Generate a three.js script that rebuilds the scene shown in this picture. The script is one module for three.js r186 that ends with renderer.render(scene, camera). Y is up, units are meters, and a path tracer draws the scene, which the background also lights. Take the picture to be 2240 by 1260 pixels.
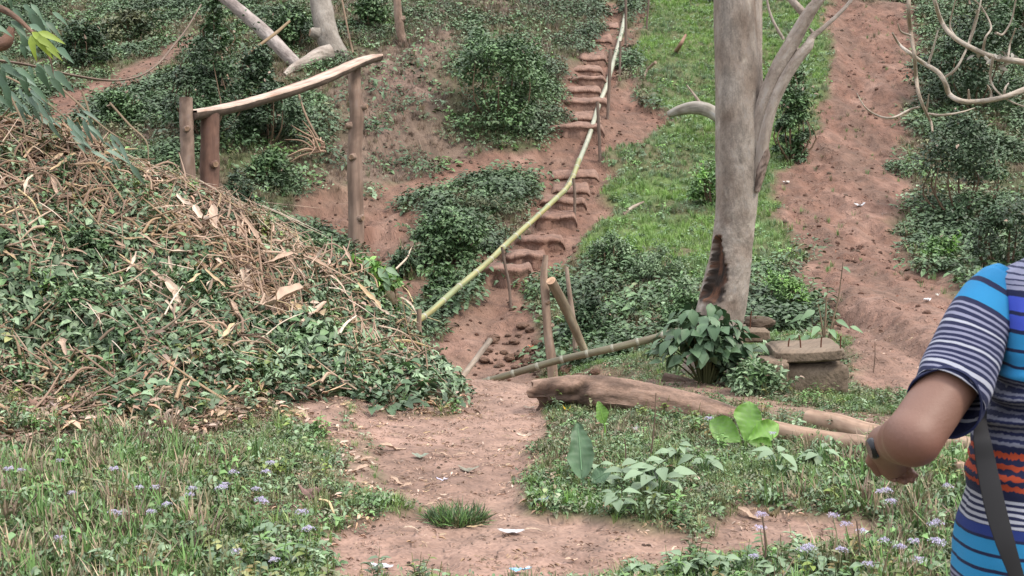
import * as THREE from 'three';
import { mergeGeometries, mergeVertices } from 'three/addons/utils/BufferGeometryUtils.js';
import { MarchingCubes } from 'three/addons/objects/MarchingCubes.js';

// ───────────────────────── camera, sky, sun, exposure ─────────────────────────
const FOCAL = 2729, CU = 1120, CV = 630;           // focal length in pixels of the photograph, its centre
const PITCH = THREE.MathUtils.degToRad(-6);
const scene = new THREE.Scene();
const camera = new THREE.PerspectiveCamera(2 * THREE.MathUtils.radToDeg(Math.atan(CV / FOCAL)), 16 / 9, 0.05, 600);
camera.position.set(0, 1.55, 0);
camera.rotation.x = PITCH;
camera.focus = 9; camera.userData.fStop = 16;
camera.updateMatrixWorld(true);

const renderer = new THREE.WebGLRenderer({ antialias: true });
renderer.setSize(1024, 576);
renderer.toneMapping = THREE.LinearToneMapping;
renderer.toneMappingExposure = 1.82;
renderer.shadowMap.enabled = true;
renderer.shadowMap.type = THREE.PCFSoftShadowMap;

const SUN = new THREE.Vector3(0.55, 0.8, 0.28).normalize();
{
  const w = 128, h = 64, data = new Float32Array(w * h * 4);
  for (let j = 0; j < h; j++) for (let i = 0; i < w; i++) {
    const el = (j + 0.5) / h * Math.PI - Math.PI / 2, az = ((i + 0.5) / w - 0.5) * 2 * Math.PI;
    const dir = new THREE.Vector3(Math.cos(el) * Math.cos(az), Math.sin(el), -Math.cos(el) * Math.sin(az));
    const up = Math.max(0, Math.sin(el)), glow = Math.pow(Math.max(0, dir.dot(SUN)), 6);
    const cloud = 1 + 0.08 * Math.sin(az * 3 + el * 7) * Math.sin(el * 9 + 1);
    const L = el < 0 ? 0.25 : (0.38 + 0.92 * up + 0.6 * glow) * cloud, k = (j * w + i) * 4;
    data[k] = L * (0.97 + 0.04 * glow); data[k + 1] = L * 0.99; data[k + 2] = L * (1.05 - 0.06 * glow); data[k + 3] = 1;
  }
  const sky = new THREE.DataTexture(data, w, h, THREE.RGBAFormat, THREE.FloatType);
  sky.mapping = THREE.EquirectangularReflectionMapping; sky.magFilter = THREE.LinearFilter; sky.minFilter = THREE.LinearFilter; sky.needsUpdate = true;
  scene.background = sky; scene.environment = sky;
}
const sun = new THREE.DirectionalLight(0xfff3e2, 1.5);
sun.position.copy(SUN).multiplyScalar(60).add(new THREE.Vector3(0, 0, -15));
sun.target.position.set(0, 0, -15);
sun.castShadow = true; sun.shadow.radius = 24; sun.shadow.mapSize.set(2048, 2048);
Object.assign(sun.shadow.camera, { left: -26, right: 26, top: 26, bottom: -26, near: 1, far: 140 });
sun.shadow.camera.updateProjectionMatrix();
scene.add(sun, sun.target);

// ───────────────────────── helpers ─────────────────────────
const V3 = THREE.Vector3;
const lerp = (a, b, t) => a + (b - a) * t, clamp = (x, a = 0, b = 1) => Math.min(b, Math.max(a, x));
const smooth = (a, b, x) => { const t = clamp((x - a) / (b - a)); return t * t * (3 - 2 * t); };
function rngOf(seed) { let a = seed >>> 0; return () => { a = (a + 0x6D2B79F5) >>> 0; let t = Math.imul(a ^ (a >>> 15), 1 | a); t = (t + Math.imul(t ^ (t >>> 7), 61 | t)) ^ t; return ((t ^ (t >>> 14)) >>> 0) / 4294967296; }; }
const R = rngOf(20240611);
const rr = (a, b, f = R) => a + (b - a) * f();
const pick = (list, f = R) => list[Math.floor(f() * list.length) % list.length];
const hash = (x, y, z = 0) => { let h = Math.imul(x, 374761393) ^ Math.imul(y, 668265263) ^ Math.imul(z, 2147483647 ^ 0x5bd1e995); h = Math.imul(h ^ (h >>> 13), 1274126177); return ((h ^ (h >>> 16)) >>> 0) / 4294967296; };
function vnoise(x, y, z = 0) {                    // value noise, -1 .. 1
  const i = Math.floor(x), j = Math.floor(y), k = Math.floor(z), s = (t) => t * t * (3 - 2 * t), u = s(x - i), v = s(y - j), w = s(z - k);
  const c = (a, b, d) => hash(i + a, j + b, k + d);
  const f = (d) => lerp(lerp(c(0, 0, d), c(1, 0, d), u), lerp(c(0, 1, d), c(1, 1, d), u), v);
  return (w === 0 ? f(0) : lerp(f(0), f(1), w)) * 2 - 1;
}
const fbm = (x, y, z = 0, o = 4) => { let s = 0, a = 0.5; for (let n = 0; n < o; n++) { s += a * vnoise(x + n * 17.3, y - n * 9.1, z); x *= 2.03; y *= 2.03; z *= 2.03; a *= 0.5; } return s; };
const lin = (r, g, b) => new THREE.Color().setRGB(r / 255, g / 255, b / 255, THREE.SRGBColorSpace);   // an sRGB triple
const used = new Map();
const numbered = (name) => { const n = used.get(name) ?? 0; used.set(name, n + 1); return n ? name + '_' + String(n).padStart(3, '0') : name; };
function tag(o, label, category, group, kind) {
  if (label) o.userData.label = label; if (category) o.userData.category = category;
  if (group) o.userData.group = group; if (kind) o.userData.kind = kind;
  return o;
}
function thing(name, label, category, pos, group) { const o = new THREE.Group(); o.name = numbered(name); if (pos) o.position.copy(pos); scene.add(o); return tag(o, label, category, group); }
function part(name, geo, mat, parent, label) { const m = new THREE.Mesh(geo, mat); m.name = name; parent.add(m); if (label) m.userData.label = label; return m; }
function solo(name, geo, mat, label, category, group, pos) { const m = new THREE.Mesh(geo, mat); m.name = numbered(name); if (pos) m.position.copy(pos); scene.add(m); return tag(m, label, category, group); }

// the world point seen at pixel (u, v) of the photograph, d metres along the lens axis
const CAMQ = camera.quaternion.clone();
const P = (u, v, d) => new V3((u - CU) / FOCAL * d, -(v - CV) / FOCAL * d, -d).applyQuaternion(CAMQ).add(camera.position);

// geometry collector with colours
class MB {
  constructor() { this.p = []; this.c = []; this.i = []; this.t = []; }
  v(x, y, z, c, u = 0, w = 0) { this.p.push(x, y, z); this.c.push(c.r ?? c[0], c.g ?? c[1], c.b ?? c[2]); this.t.push(u, w); return this.p.length / 3 - 1; }
  tri(a, b, c) { this.i.push(a, b, c); }
  quad(a, b, c, d) { this.i.push(a, b, c, a, c, d); }
  geo(origin) {
    const g = new THREE.BufferGeometry();
    if (origin) for (let k = 0; k < this.p.length; k += 3) { this.p[k] -= origin.x; this.p[k + 1] -= origin.y; this.p[k + 2] -= origin.z; }
    g.setAttribute('position', new THREE.Float32BufferAttribute(this.p, 3)); g.setAttribute('color', new THREE.Float32BufferAttribute(this.c, 3));
    g.setAttribute('uv', new THREE.Float32BufferAttribute(this.t, 2)); g.setIndex(this.i); g.computeVertexNormals(); return g;
  }
}
const WHITE = [1, 1, 1];
const grey = (k) => [k, k, k];
// a round rod through points with a radius at each; wobble roughens it; flat squeezes it sideways
function rod(mb, pts, rad, o = {}) {
  const { seg = 10, sub = 5, color = WHITE, wobble = 0, freq = 6, cap = true, seed = 0, squash = 1, colorFn, dispFn, capColor } = o;
  const curve = pts.length > 2 ? new THREE.CatmullRomCurve3(pts, false, 'centripetal') : new THREE.LineCurve3(pts[0], pts[1]);
  const n = Math.max(2, (pts.length - 1) * sub), len = curve.getLength ? curve.getLength() : 1;
  const radAt = (t) => { if (typeof rad === 'number') return rad; const f = t * (rad.length - 1), k = Math.min(rad.length - 2, Math.floor(f)); return lerp(rad[k], rad[k + 1], f - k); };
  let side = null; const rows = [];
  for (let a = 0; a <= n; a++) {
    const t = a / n, q = curve.getPoint(t), T = curve.getTangent(t);
    if (!side) { side = new V3(0, 0, 1).cross(T); if (side.lengthSq() < 1e-3) side = new V3(1, 0, 0).cross(T); side.normalize(); } else { side.addScaledVector(T, -side.dot(T)).normalize(); }
    const up = new V3().crossVectors(T, side).normalize(), row = [], r0 = radAt(t);
    for (let b = 0; b <= seg; b++) {
      const th = b / seg * 2 * Math.PI, cx = Math.cos(th), sx = Math.sin(th);
      let r = r0 * (1 + wobble * fbm(cx * 1.3 + seed, sx * 1.3 + t * len * freq, seed * 3.7, 3));
      if (dispFn) r += dispFn(t, th, r0);
      const x = q.x + side.x * cx * r + up.x * sx * r * squash, y = q.y + side.y * cx * r + up.y * sx * r * squash, z = q.z + side.z * cx * r + up.z * sx * r * squash;
      row.push(mb.v(x, y, z, colorFn ? colorFn(t, th, x, y, z) : color, b / seg * 2 * Math.PI * r0, t * len));
    }
    rows.push(row);
  }
  for (let a = 0; a < n; a++) for (let b = 0; b < seg; b++) mb.quad(rows[a][b], rows[a][b + 1], rows[a + 1][b + 1], rows[a + 1][b]);
  if (cap) for (const [row, t, flip] of [[rows[0], 0, 1], [rows[n], 1, 0]]) {
    const q = curve.getPoint(t), c = mb.v(q.x, q.y, q.z, capColor ?? (colorFn ? colorFn(t, 0, q.x, q.y, q.z) : color));
    const ring = row.map((k) => mb.v(mb.p[k * 3], mb.p[k * 3 + 1], mb.p[k * 3 + 2], capColor ?? [mb.c[k * 3], mb.c[k * 3 + 1], mb.c[k * 3 + 2]], mb.t[k * 2] * 0.3, 0));
    for (let b = 0; b < seg; b++) flip ? mb.tri(c, ring[b + 1], ring[b]) : mb.tri(c, ring[b], ring[b + 1]);
  }
  return mb;
}
// a pointed leaf folded along its midrib, from base b along dir d with face normal n
function leaf(mb, b, d, n, L, W, c, o = {}) {
  const s = new V3().crossVectors(d, n).normalize(), bend = o.bend ?? 0.15, fold = o.fold ?? 0.18;
  const at = (t, w, f) => mb.v(b.x + d.x * L * t + s.x * W * w + n.x * (f * W - bend * L * t * t), b.y + d.y * L * t + s.y * W * w + n.y * (f * W - bend * L * t * t), b.z + d.z * L * t + s.z * W * w + n.z * (f * W - bend * L * t * t), c);
  if (o.fine) {
    const mid = [], le = [], re = [], prof = o.profile ?? ((t) => Math.sin(Math.PI * Math.pow(t, 0.75)) * 0.5);
    const N = o.fine;
    for (let k = 0; k <= N; k++) { const t = k / N, w = prof(t); mid.push(at(t, 0, 0)); le.push(at(t - (o.lobe ?? 0) * Math.max(0, 1 - t * 4), -w, fold * w * 2)); re.push(at(t - (o.lobe ?? 0) * Math.max(0, 1 - t * 4), w, fold * w * 2)); }
    for (let k = 0; k < N; k++) { mb.quad(mid[k], mid[k + 1], le[k + 1], le[k]); mb.quad(re[k], re[k + 1], mid[k + 1], mid[k]); }
    return;
  }
  const a = at(0, 0, 0), m1 = at(0.22, -0.42, fold), m2 = at(0.22, 0.42, fold), k1 = at(0.62, -0.4, fold), k2 = at(0.62, 0.4, fold), e = at(1, 0, 0), m = at(0.45, 0, 0);
  mb.tri(a, m, m1); mb.tri(a, m2, m); mb.tri(m1, m, k1); mb.tri(m, m2, k2); mb.tri(k1, m, e); mb.tri(m, k2, e);
}
const dirOf = (az, el) => new V3(Math.cos(el) * Math.sin(az), Math.sin(el), Math.cos(el) * Math.cos(az));
const perp = (d, f = R) => { const a = dirOf(rr(0, 6.28, f), rr(-1.5, 1.5, f)); a.addScaledVector(d, -a.dot(d)); return a.normalize(); };

// tiling textures
function tile(size, fn, srgb, repeat) {
  const data = new Uint8Array(size * size * 4);
  for (let j = 0; j < size; j++) for (let i = 0; i < size; i++) { const c = fn(i / size, j / size), k = (j * size + i) * 4; data[k] = clamp(c[0]) * 255; data[k + 1] = clamp(c[1]) * 255; data[k + 2] = clamp(c[2]) * 255; data[k + 3] = 255; }
  const t = new THREE.DataTexture(data, size, size); t.wrapS = t.wrapT = THREE.RepeatWrapping; t.magFilter = THREE.LinearFilter; t.minFilter = THREE.LinearMipmapLinearFilter; t.generateMipmaps = true;
  if (srgb) t.colorSpace = THREE.SRGBColorSpace; if (repeat) t.repeat.set(...repeat); t.needsUpdate = true; return t;
}
function pnoise(x, y, px, py, seed = 0) {           // value noise that repeats every px, py cells
  const i = Math.floor(x), j = Math.floor(y), s = (t) => t * t * (3 - 2 * t), u = s(x - i), v = s(y - j), m = (a, n) => ((a % n) + n) % n;
  const c = (a, b) => hash(m(i + a, px), m(j + b, py), seed);
  return lerp(lerp(c(0, 0), c(1, 0), u), lerp(c(0, 1), c(1, 1), u), v);
}
const pfbm = (u, v, cx, cy, o = 4, seed = 0) => { let s = 0, a = 0.5, n = 0; for (let k = 0; k < o; k++) { s += a * pnoise(u * cx, v * cy, cx, cy, seed + k); n += a; cx *= 2; cy *= 2; a *= 0.55; } return s / n; };

// ───────────────────────── terrain ─────────────────────────
// heights measured where the photograph shows the ground: pixel u, v and distance d
const SEEN = [
  // foreground
  -500,1260,4.5, 0,1260,4.5, 560,1260,4.6, 1120,1260,4.65, 1680,1260,4.65, 2240,1260,4.7, 2700,1260,4.7,
  -300,1100,5.35, 300,1100,5.4, 800,1100,5.5, 1120,1100,5.65, 1680,1100,5.6, 2240,1100,5.6, 2600,1100,5.7,
  -200,1000,6.1, 400,1000,6.3, 800,1000,6.45, 1050,1000,6.55, 1400,1000,6.5, 1900,1000,6.6, 2400,1000,6.7,
  -200,900,6.8, 300,900,7.1, 700,900,7.3, 1050,900,8.02, 1350,900,8.1, 1700,900,8.5, 2000,900,8.8, 2400,900,9,
  960,835,9.2, 1070,830,9.6, 1190,838,9.6,
  // mound
  0,820,7.5, 250,820,7.7, 500,840,7.8, 700,850,7.9, 860,850,8.4,
  0,700,8.1, 300,690,8.4, 520,700,8.8, 700,760,9.2, 840,780,9.9,
  -100,500,8.7, 100,520,8.9, 300,560,9.1, 500,600,9.5, 700,650,10.2, 800,690,10.4,
  -200,300,9.4, 50,290,9.7, 200,345,10, 330,400,10.4, 450,450,10.8, 560,500,11, 700,580,11.1, 810,650,11.1, 880,760,10.8, 930,830,10.2,
  // right, foot of the hill
  1400,830,10.2, 1580,810,10.8, 1750,860,9.6, 1900,850,10.1, 2100,850,10.3, 1300,790,12.4, 1450,770,12.6, 1700,760,12,
  // landing, steps
  960,790,14, 1000,750,14.6, 1080,690,15.7, 1130,635,16.5, 1150,600,17.1, 1170,560,17.9, 1205,520,18.7, 1230,490,19.3, 1245,455,20, 1255,420,20.8, 1260,385,21.5,
  1252,345,22.2, 1256,300,23.1, 1266,265,23.9, 1270,235,24.6, 1275,200,25.4, 1280,160,26.4, 1290,130,27.2, 1310,90,28.5, 1335,40,30.2, 1345,0,31.7,
  1060,790,14.2, 1150,760,14.6, 1180,690,15.5,
  // grass right of the steps
  1400,270,24, 1450,150,27.2, 1520,0,32, 1450,400,21.6, 1560,300,23.6, 1480,490,19.4, 1350,540,18, 1300,570,17.6, 1350,650,16, 1420,720,14.6, 1250,730,14.8, 1560,600,16.6, 1650,690,14,
  1700,470,19.2, 1720,590,16.4, 1740,690,14,
  // red slope on the right
  1860,0,31.4, 1900,120,28, 1880,250,24.4, 1700,250,24.8, 1850,400,21, 1850,500,18.6, 1830,600,15.9, 1850,700,13.5, 1920,790,11.4, 2050,760,12,
  2200,60,29, 2250,250,25, 2250,420,20.6, 2120,560,17.4, 2120,640,14.8, 2350,650,14.6, 2500,300,24, 2500,0,31,
  // left of the steps
  840,450,20, 790,490,19.2, 1000,392,21.2, 1120,358,22, 1050,405,20.6, 950,440,19.6, 900,500,18.8, 1080,470,19.3, 1000,560,17.5, 930,600,17, 980,640,16.2, 900,660,16, 870,600,17.2, 1100,540,18.1,
  760,540,18.4, 820,560,18, 950,700,15.4, 880,740,14.6,
  // left hill
  600,410,19.6, 700,400,20.2, 560,320,20.6, 700,320,21.2, 850,380,21.4, 950,340,22, 1080,310,22.6, 1170,300,23,
  560,200,22.2, 700,220,22.3, 820,230,22.8, 950,220,23.4, 1100,180,24.2, 1190,220,24.4, 700,120,24.5, 850,110,24.6, 1000,90,25.6, 1180,90,28, 1100,0,30, 850,0,29, 600,0,29.5,
  // left track
  130,250,22.6, 250,190,24.4, 370,120,26.6, 420,85,28, 450,250,22, 300,300,20.6, 150,320,20, 100,100,27.5, 250,50,30, 100,0,32, 400,0,32.5, -200,250,22, -200,0,31,
];
const CTRL = [];
for (let k = 0; k < SEEN.length; k += 3) { const p = P(SEEN[k], SEEN[k + 1], SEEN[k + 2]); CTRL.push([p.x, p.z, p.y]); }
// the gully behind the mound and the crest, the flat round the camera, and the hill above the picture
for (const [x, y, z] of [
  [-5, -0.2, -12.6], [-3.6, -0.5, -12.8], [-2.2, -0.7, -13], [-1.1, -0.95, -12.6], [-0.6, -1.05, -11.9], [-0.1, -1.05, -11.7], [0.5, -0.95, -11.9], [-4.5, -0.2, -14.5], [-2.8, -0.6, -15], [-1.6, -0.8, -14.2],
  [-7.5, 0.4, -13], [-10, 1.5, -12], [-5, 0.3, -16.4], [-3, 0.1, -16.8],
  [-3, 0.05, 0], [0, 0, 0], [3, 0, 0], [-3, 0.1, -3], [0, 0, -3], [3, 0, -3], [0, 0, 6], [8, 0, 4], [-8, 0.6, 4], [-8, 1.2, -6], [9, 0.2, -6], [13, 1.0, -12], [-14, 3, -10],
  [-20, 9, -42], [0, 8.6, -42], [20, 9, -42], [-45, 12, -60], [0, 13, -60], [45, 12, -60], [-30, 6, -22], [30, 5, -22], [-45, 4, 6], [45, 2, 6], [22, 5, -30], [-22, 6, -30], [0, 0, 20], [-45, 16, -110], [45, 16, -110], [0, 17, -110],
]) CTRL.push([x, z, y]);
const RBF = (() => {                                // thin cone-kernel interpolation through the measured heights
  const n = CTRL.length, m = n + 1, A = [];
  for (let i = 0; i < n; i++) { const row = new Float64Array(m + 1); for (let j = 0; j < n; j++) row[j] = -Math.hypot(CTRL[i][0] - CTRL[j][0], CTRL[i][1] - CTRL[j][1]); row[i] += 0.05; row[n] = 1; row[m] = CTRL[i][2]; A.push(row); }
  const last = new Float64Array(m + 1); for (let j = 0; j < n; j++) last[j] = 1; A.push(last);
  for (let c = 0; c < m; c++) {
    let p = c; for (let r = c + 1; r < m; r++) if (Math.abs(A[r][c]) > Math.abs(A[p][c])) p = r;
    [A[c], A[p]] = [A[p], A[c]];
    for (let r = c + 1; r < m; r++) { const f = A[r][c] / A[c][c]; if (f) for (let k = c; k <= m; k++) A[r][k] -= f * A[c][k]; }
  }
  const w = new Float64Array(m);
  for (let r = m - 1; r >= 0; r--) { let s = A[r][m]; for (let k = r + 1; k < m; k++) s -= A[r][k] * w[k]; w[r] = s / A[r][r]; }
  return w;
})();
const CX = Float64Array.from(CTRL, (c) => c[0]), CZ = Float64Array.from(CTRL, (c) => c[1]);
function base(x, z) { let s = RBF[CTRL.length]; for (let i = 0; i < CX.length; i++) { const a = x - CX[i], b = z - CZ[i]; s -= RBF[i] * Math.sqrt(a * a + b * b); } return s; }
// rectilinear grid, finest where the picture is
const spaced = (stops) => { const out = []; for (let s = 0; s < stops.length - 1; s++) { const [a, h] = stops[s], [b, h2] = stops[s + 1]; let x = a; while (x < b - 1e-6) { out.push(x); x += lerp(h, h2, (x - a) / (b - a)); } } out.push(stops.at(-1)[0]); return out; };
const half = spaced([[0, 0.04], [3.2, 0.045], [13, 0.11], [22, 0.5], [70, 6]]);
const XS = [...half.slice(1).reverse().map((x) => -x), ...half];
const DS = spaced([[-20, 3], [0, 0.3], [4, 0.035], [12, 0.045], [22, 0.08], [34, 0.12], [50, 1.5], [130, 9]]);
const NX = XS.length, NZ = DS.length;
const HG = new Float32Array(NX * NZ);
for (let j = 0; j < NZ; j++) for (let i = 0; i < NX; i++) HG[j * NX + i] = base(XS[i], -DS[j]);
const find = (arr, x) => { let a = 0, b = arr.length - 1; while (b - a > 1) { const m = (a + b) >> 1; arr[m] <= x ? a = m : b = m; } return a; };
function H(x, z) {
  const d = -z, i = find(XS, clamp(x, XS[0], XS[NX - 1])), j = find(DS, clamp(d, DS[0], DS[NZ - 1]));
  const u = clamp((x - XS[i]) / (XS[i + 1] - XS[i])), v = clamp((d - DS[j]) / (DS[j + 1] - DS[j])), k = j * NX + i;
  return lerp(lerp(HG[k], HG[k + 1], u), lerp(HG[k + NX], HG[k + NX + 1], u), v);
}
function G(u, v) {                                  // where the line of sight through (u, v) meets the ground
  const dir = P(u, v, 1).sub(camera.position); let t = 3.2;
  for (; t < 60; t += 0.06) { const x = dir.x * t, z = dir.z * t; if (camera.position.y + dir.y * t < H(x, z)) { let a = t - 0.06, b = t; for (let k = 0; k < 8; k++) { const m = (a + b) / 2; camera.position.y + dir.y * m < H(dir.x * m, dir.z * m) ? b = m : a = m; } t = b; break; } }
  return new V3(dir.x * t, H(dir.x * t, dir.z * t), dir.z * t);
}
const depthOf = (p) => p.clone().sub(camera.position).applyQuaternion(CAMQ.clone().invert()).z * -1;
const metres = (px, p) => px * depthOf(p) / FOCAL;
const drop = (x, z, dy = 0) => new V3(x, H(x, z) + dy, z);

// patches of ground, as plans on the terrain (outlined where the photograph shows their edges)
const plan = (...uv) => { const out = []; for (let k = 0; k < uv.length; k += 2) { const g = G(uv[k], uv[k + 1]); out.push([g.x, g.z]); } return out; };
function inside(poly, x, z) { let c = false; for (let i = 0, j = poly.length - 1; i < poly.length; j = i++) { const [a, b] = poly[i], [p, q] = poly[j]; if ((b > z) !== (q > z) && x < (p - a) * (z - b) / (q - b) + a) c = !c; } return c; }
function edgeDist(poly, x, z, open) { let best = 1e9; for (let i = open ? 1 : 0, j = open ? 0 : poly.length - 1; i < poly.length; j = i++) { const [a, b] = poly[j], [p, q] = poly[i], dx = p - a, dz = q - b, t = clamp(((x - a) * dx + (z - b) * dz) / (dx * dx + dz * dz + 1e-9)); best = Math.min(best, Math.hypot(x - a - dx * t, z - b - dz * t)); } return best; }
const boxed = (poly) => { const xs = poly.map((p) => p[0]), zs = poly.map((p) => p[1]); return { poly, x0: Math.min(...xs) - 1, x1: Math.max(...xs) + 1, z0: Math.min(...zs) - 1, z1: Math.max(...zs) + 1 }; };
const soft = (b, x, z, w) => { if (x < b.x0 || x > b.x1 || z < b.z0 || z > b.z1) return 0; const e = edgeDist(b.poly, x, z); return smooth(-w, w, inside(b.poly, x, z) ? e : -e); };
const PATH = boxed(plan(965,836, 1195,842, 1190,900, 1215,940, 1165,985, 1150,1040, 1115,1065, 1145,1105, 1300,1118, 1420,1150, 1530,1165, 1640,1100, 1900,1130, 1960,1180, 1700,1195, 1520,1225, 1330,1240, 1290,1275, 760,1275, 690,1190, 730,1150, 800,1122, 920,1112, 850,1085, 810,1010, 800,965, 750,910, 800,885, 900,905, 990,905));
const LANDING = boxed(plan(938,775, 960,826, 1060,826, 1180,800, 1195,730, 1150,690, 1150,625, 1085,612, 1040,650, 985,720));
const GAP = boxed(plan(966,850, 1192,852, 1182,792, 942,780));
const STEPS = boxed(plan(1070,615, 1165,625, 1245,560, 1275,520, 1315,490, 1335,460, 1325,400, 1335,330, 1420,315, 1455,270, 1380,175, 1350,190, 1350,130, 1385,100, 1425,0, 1412,0, 1372,80, 1365,0, 1322,0, 1312,60, 1285,100, 1240,150, 1225,200, 1228,250, 1190,290, 1175,330, 1185,380, 1185,430, 1168,470, 1142,500, 1116,530, 1090,565));
const BRANCH = boxed(plan(1205,318, 1110,334, 1000,356, 900,398, 820,430, 770,470, 765,545, 820,545, 840,490, 900,445, 1000,400, 1120,385, 1205,390));
const LEDGE = boxed(plan(870,655, 930,600, 985,575, 1060,560, 1120,560, 1080,590, 1000,590, 950,625, 900,672));
const SLOPE = boxed(plan(1835,0, 1795,60, 1810,170, 1790,290, 1700,390, 1688,440, 1700,500, 1745,560, 1775,640, 1765,690, 1800,720, 1860,765, 1885,850, 2000,855, 2200,840, 2300,760, 2200,660, 2105,650, 2080,600, 1990,590, 1970,500, 1990,420, 1960,300, 2000,200, 1990,100, 2000,0));
const TRACK = boxed(plan(70,260, 130,205, 250,165, 360,105, 400,80, 440,80, 400,125, 300,185, 200,225, 120,290, 80,310));
const BANK = boxed(plan(700,385, 745,330, 760,250, 760,170, 800,110, 880,85, 990,60, 1000,120, 950,150, 960,210, 930,270, 1000,330, 900,370, 850,420, 760,410));
const RAW = boxed(plan(630,425, 700,405, 760,412, 850,440, 905,415, 912,465, 880,540, 868,600, 905,645, 870,690, 800,610, 740,525, 650,480));
const DULL = boxed(plan(650,0, 1300,0, 1245,130, 1215,200, 1190,150, 1170,60, 1000,45, 900,95, 780,90, 760,40));
const YARD = boxed(plan(1210,812, 1330,800, 1500,830, 1700,880, 1950,910, 2100,960, 2120,1000, 1900,955, 1700,925, 1500,870, 1350,850, 1230,850));
const GRASS = boxed(plan(1385,120, 1430,0, 1830,0, 1795,60, 1810,170, 1790,290, 1700,390, 1690,480, 1730,560, 1560,640, 1400,560, 1220,560, 1260,520, 1335,465, 1325,330, 1430,315, 1460,265));
const MOUND = boxed(plan(-200,290, 0,280, 200,350, 330,405, 450,455, 560,505, 700,585, 800,655, 840,750, 868,815, 800,850, 700,862, 500,858, 400,880, 300,862, 150,885, 0,860, -200,860));
const VERGE = boxed(plan(590,878, 720,856, 880,850, 1000,900, 900,905, 800,885, 750,910, 800,970, 815,1010, 850,1080, 770,1060, 700,965, 640,920));
function zones(x, z) {
  const near = smooth(14, 8, -z), a = lerp(0.28, 0.09, near), f = lerp(1.1, 3, near);
  const wx = x + a * fbm(x * f, z * f, 3.1, 3) * 1.6, wz = z + a * fbm(x * f + 40, z * f, 7.7, 3) * 1.6;
  const s = lerp(0.16, 0.08, near), o = {};
  o.path = soft(PATH, wx, wz, s); o.landing = soft(LANDING, wx, wz, s); o.steps = soft(STEPS, wx, wz, s); o.branch = soft(BRANCH, wx, wz, s); o.ledge = soft(LEDGE, wx, wz, s);
  o.slope = soft(SLOPE, wx, wz, 0.22); o.track = soft(TRACK, wx, wz, 0.25); o.bank = soft(BANK, wx, wz, 0.5); o.raw = soft(RAW, wx, wz, 0.3); o.yard = soft(YARD, wx, wz, 0.2);
  o.grass = soft(GRASS, wx, wz, 0.3); o.mound = soft(MOUND, x + 0.75 * fbm(x * 1.1, z * 1.1, 13.1, 3), z + 0.9 * fbm(x * 1.1 + 9, z * 1.1, 17.7, 3), 0.85); o.gap = soft(GAP, wx, wz, 0.15); o.dull = soft(DULL, wx, wz, 0.6); o.verge = soft(VERGE, wx, wz, 0.12);
  o.dirt = Math.max(o.path, o.gap, o.landing, o.steps, o.branch, o.ledge, o.slope, o.track, o.yard * 0.7, o.verge * 0.85, o.raw * 0.85);
  return o;
}

// fine relief, then the ground as one sheet
const ZN = new Array(NX * NZ);
for (let j = 0; j < NZ; j++) for (let i = 0; i < NX; i++) {
  const x = XS[i], z = -DS[j], k = j * NX + i, d = DS[j];
  const o = zones(x, z); ZN[k] = o;
  const far = smooth(10, 16, d), veg = 1 - o.dirt;
  let h = 0.022 * fbm(x * 3.1, z * 3.1, 1.5, 3) + 0.014 * fbm(x * 11, z * 11, 4.5, 2);
  h += far * (0.16 * fbm(x * 0.8, z * 0.8, 2.5, 3) * lerp(0.35, 1, veg) + 0.06 * fbm(x * 3.3, z * 3.3, 9.5, 2));
  h += o.slope * smooth(8, 12, d) * (0.32 * fbm(x * 2.2, z * 0.42, 12.5, 3) + 0.09 * fbm(x * 4.5, z * 3.5, 14.5, 3));
  h += o.bank * 0.25 * fbm(x * 1.6, z * 1.6, 5.5, 3) + o.mound * (0.34 * fbm(x * 1.5, z * 1.5, 8.5, 3) + 0.12 * fbm(x * 5, z * 5, 6.5, 2)) + o.raw * 0.3 * fbm(x * 2, z * 2, 16.5, 3);
  h -= 0.035 * o.path + 0.05 * o.landing + 0.1 * o.steps;
  h += o.path * (0.035 * fbm(x * 4, z * 2.6, 3.3, 3) + 0.016 * fbm(x * 14, z * 12, 5.3, 2)) + (o.steps + o.landing) * 0.05 * fbm(x * 4, z * 4, 18.3, 3);
  HG[k] += h;
}
const C = (r, g, b) => [r, g, b], mixc = (a, b, t) => [lerp(a[0], b[0], t), lerp(a[1], b[1], t), lerp(a[2], b[2], t)], mulc = (a, k) => [a[0] * k, a[1] * k, a[2] * k];
const DIRT_NEAR = C(0.34, 0.222, 0.182), DIRT_FAR = C(0.205, 0.111, 0.082), RED = C(0.185, 0.09, 0.062), DAMP = C(0.17, 0.105, 0.08), DRY = C(0.24, 0.17, 0.13), SOIL = C(0.15, 0.105, 0.075), MOSS = C(0.085, 0.105, 0.045), TURF = C(0.12, 0.19, 0.055), BARE = C(0.21, 0.145, 0.12);
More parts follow.
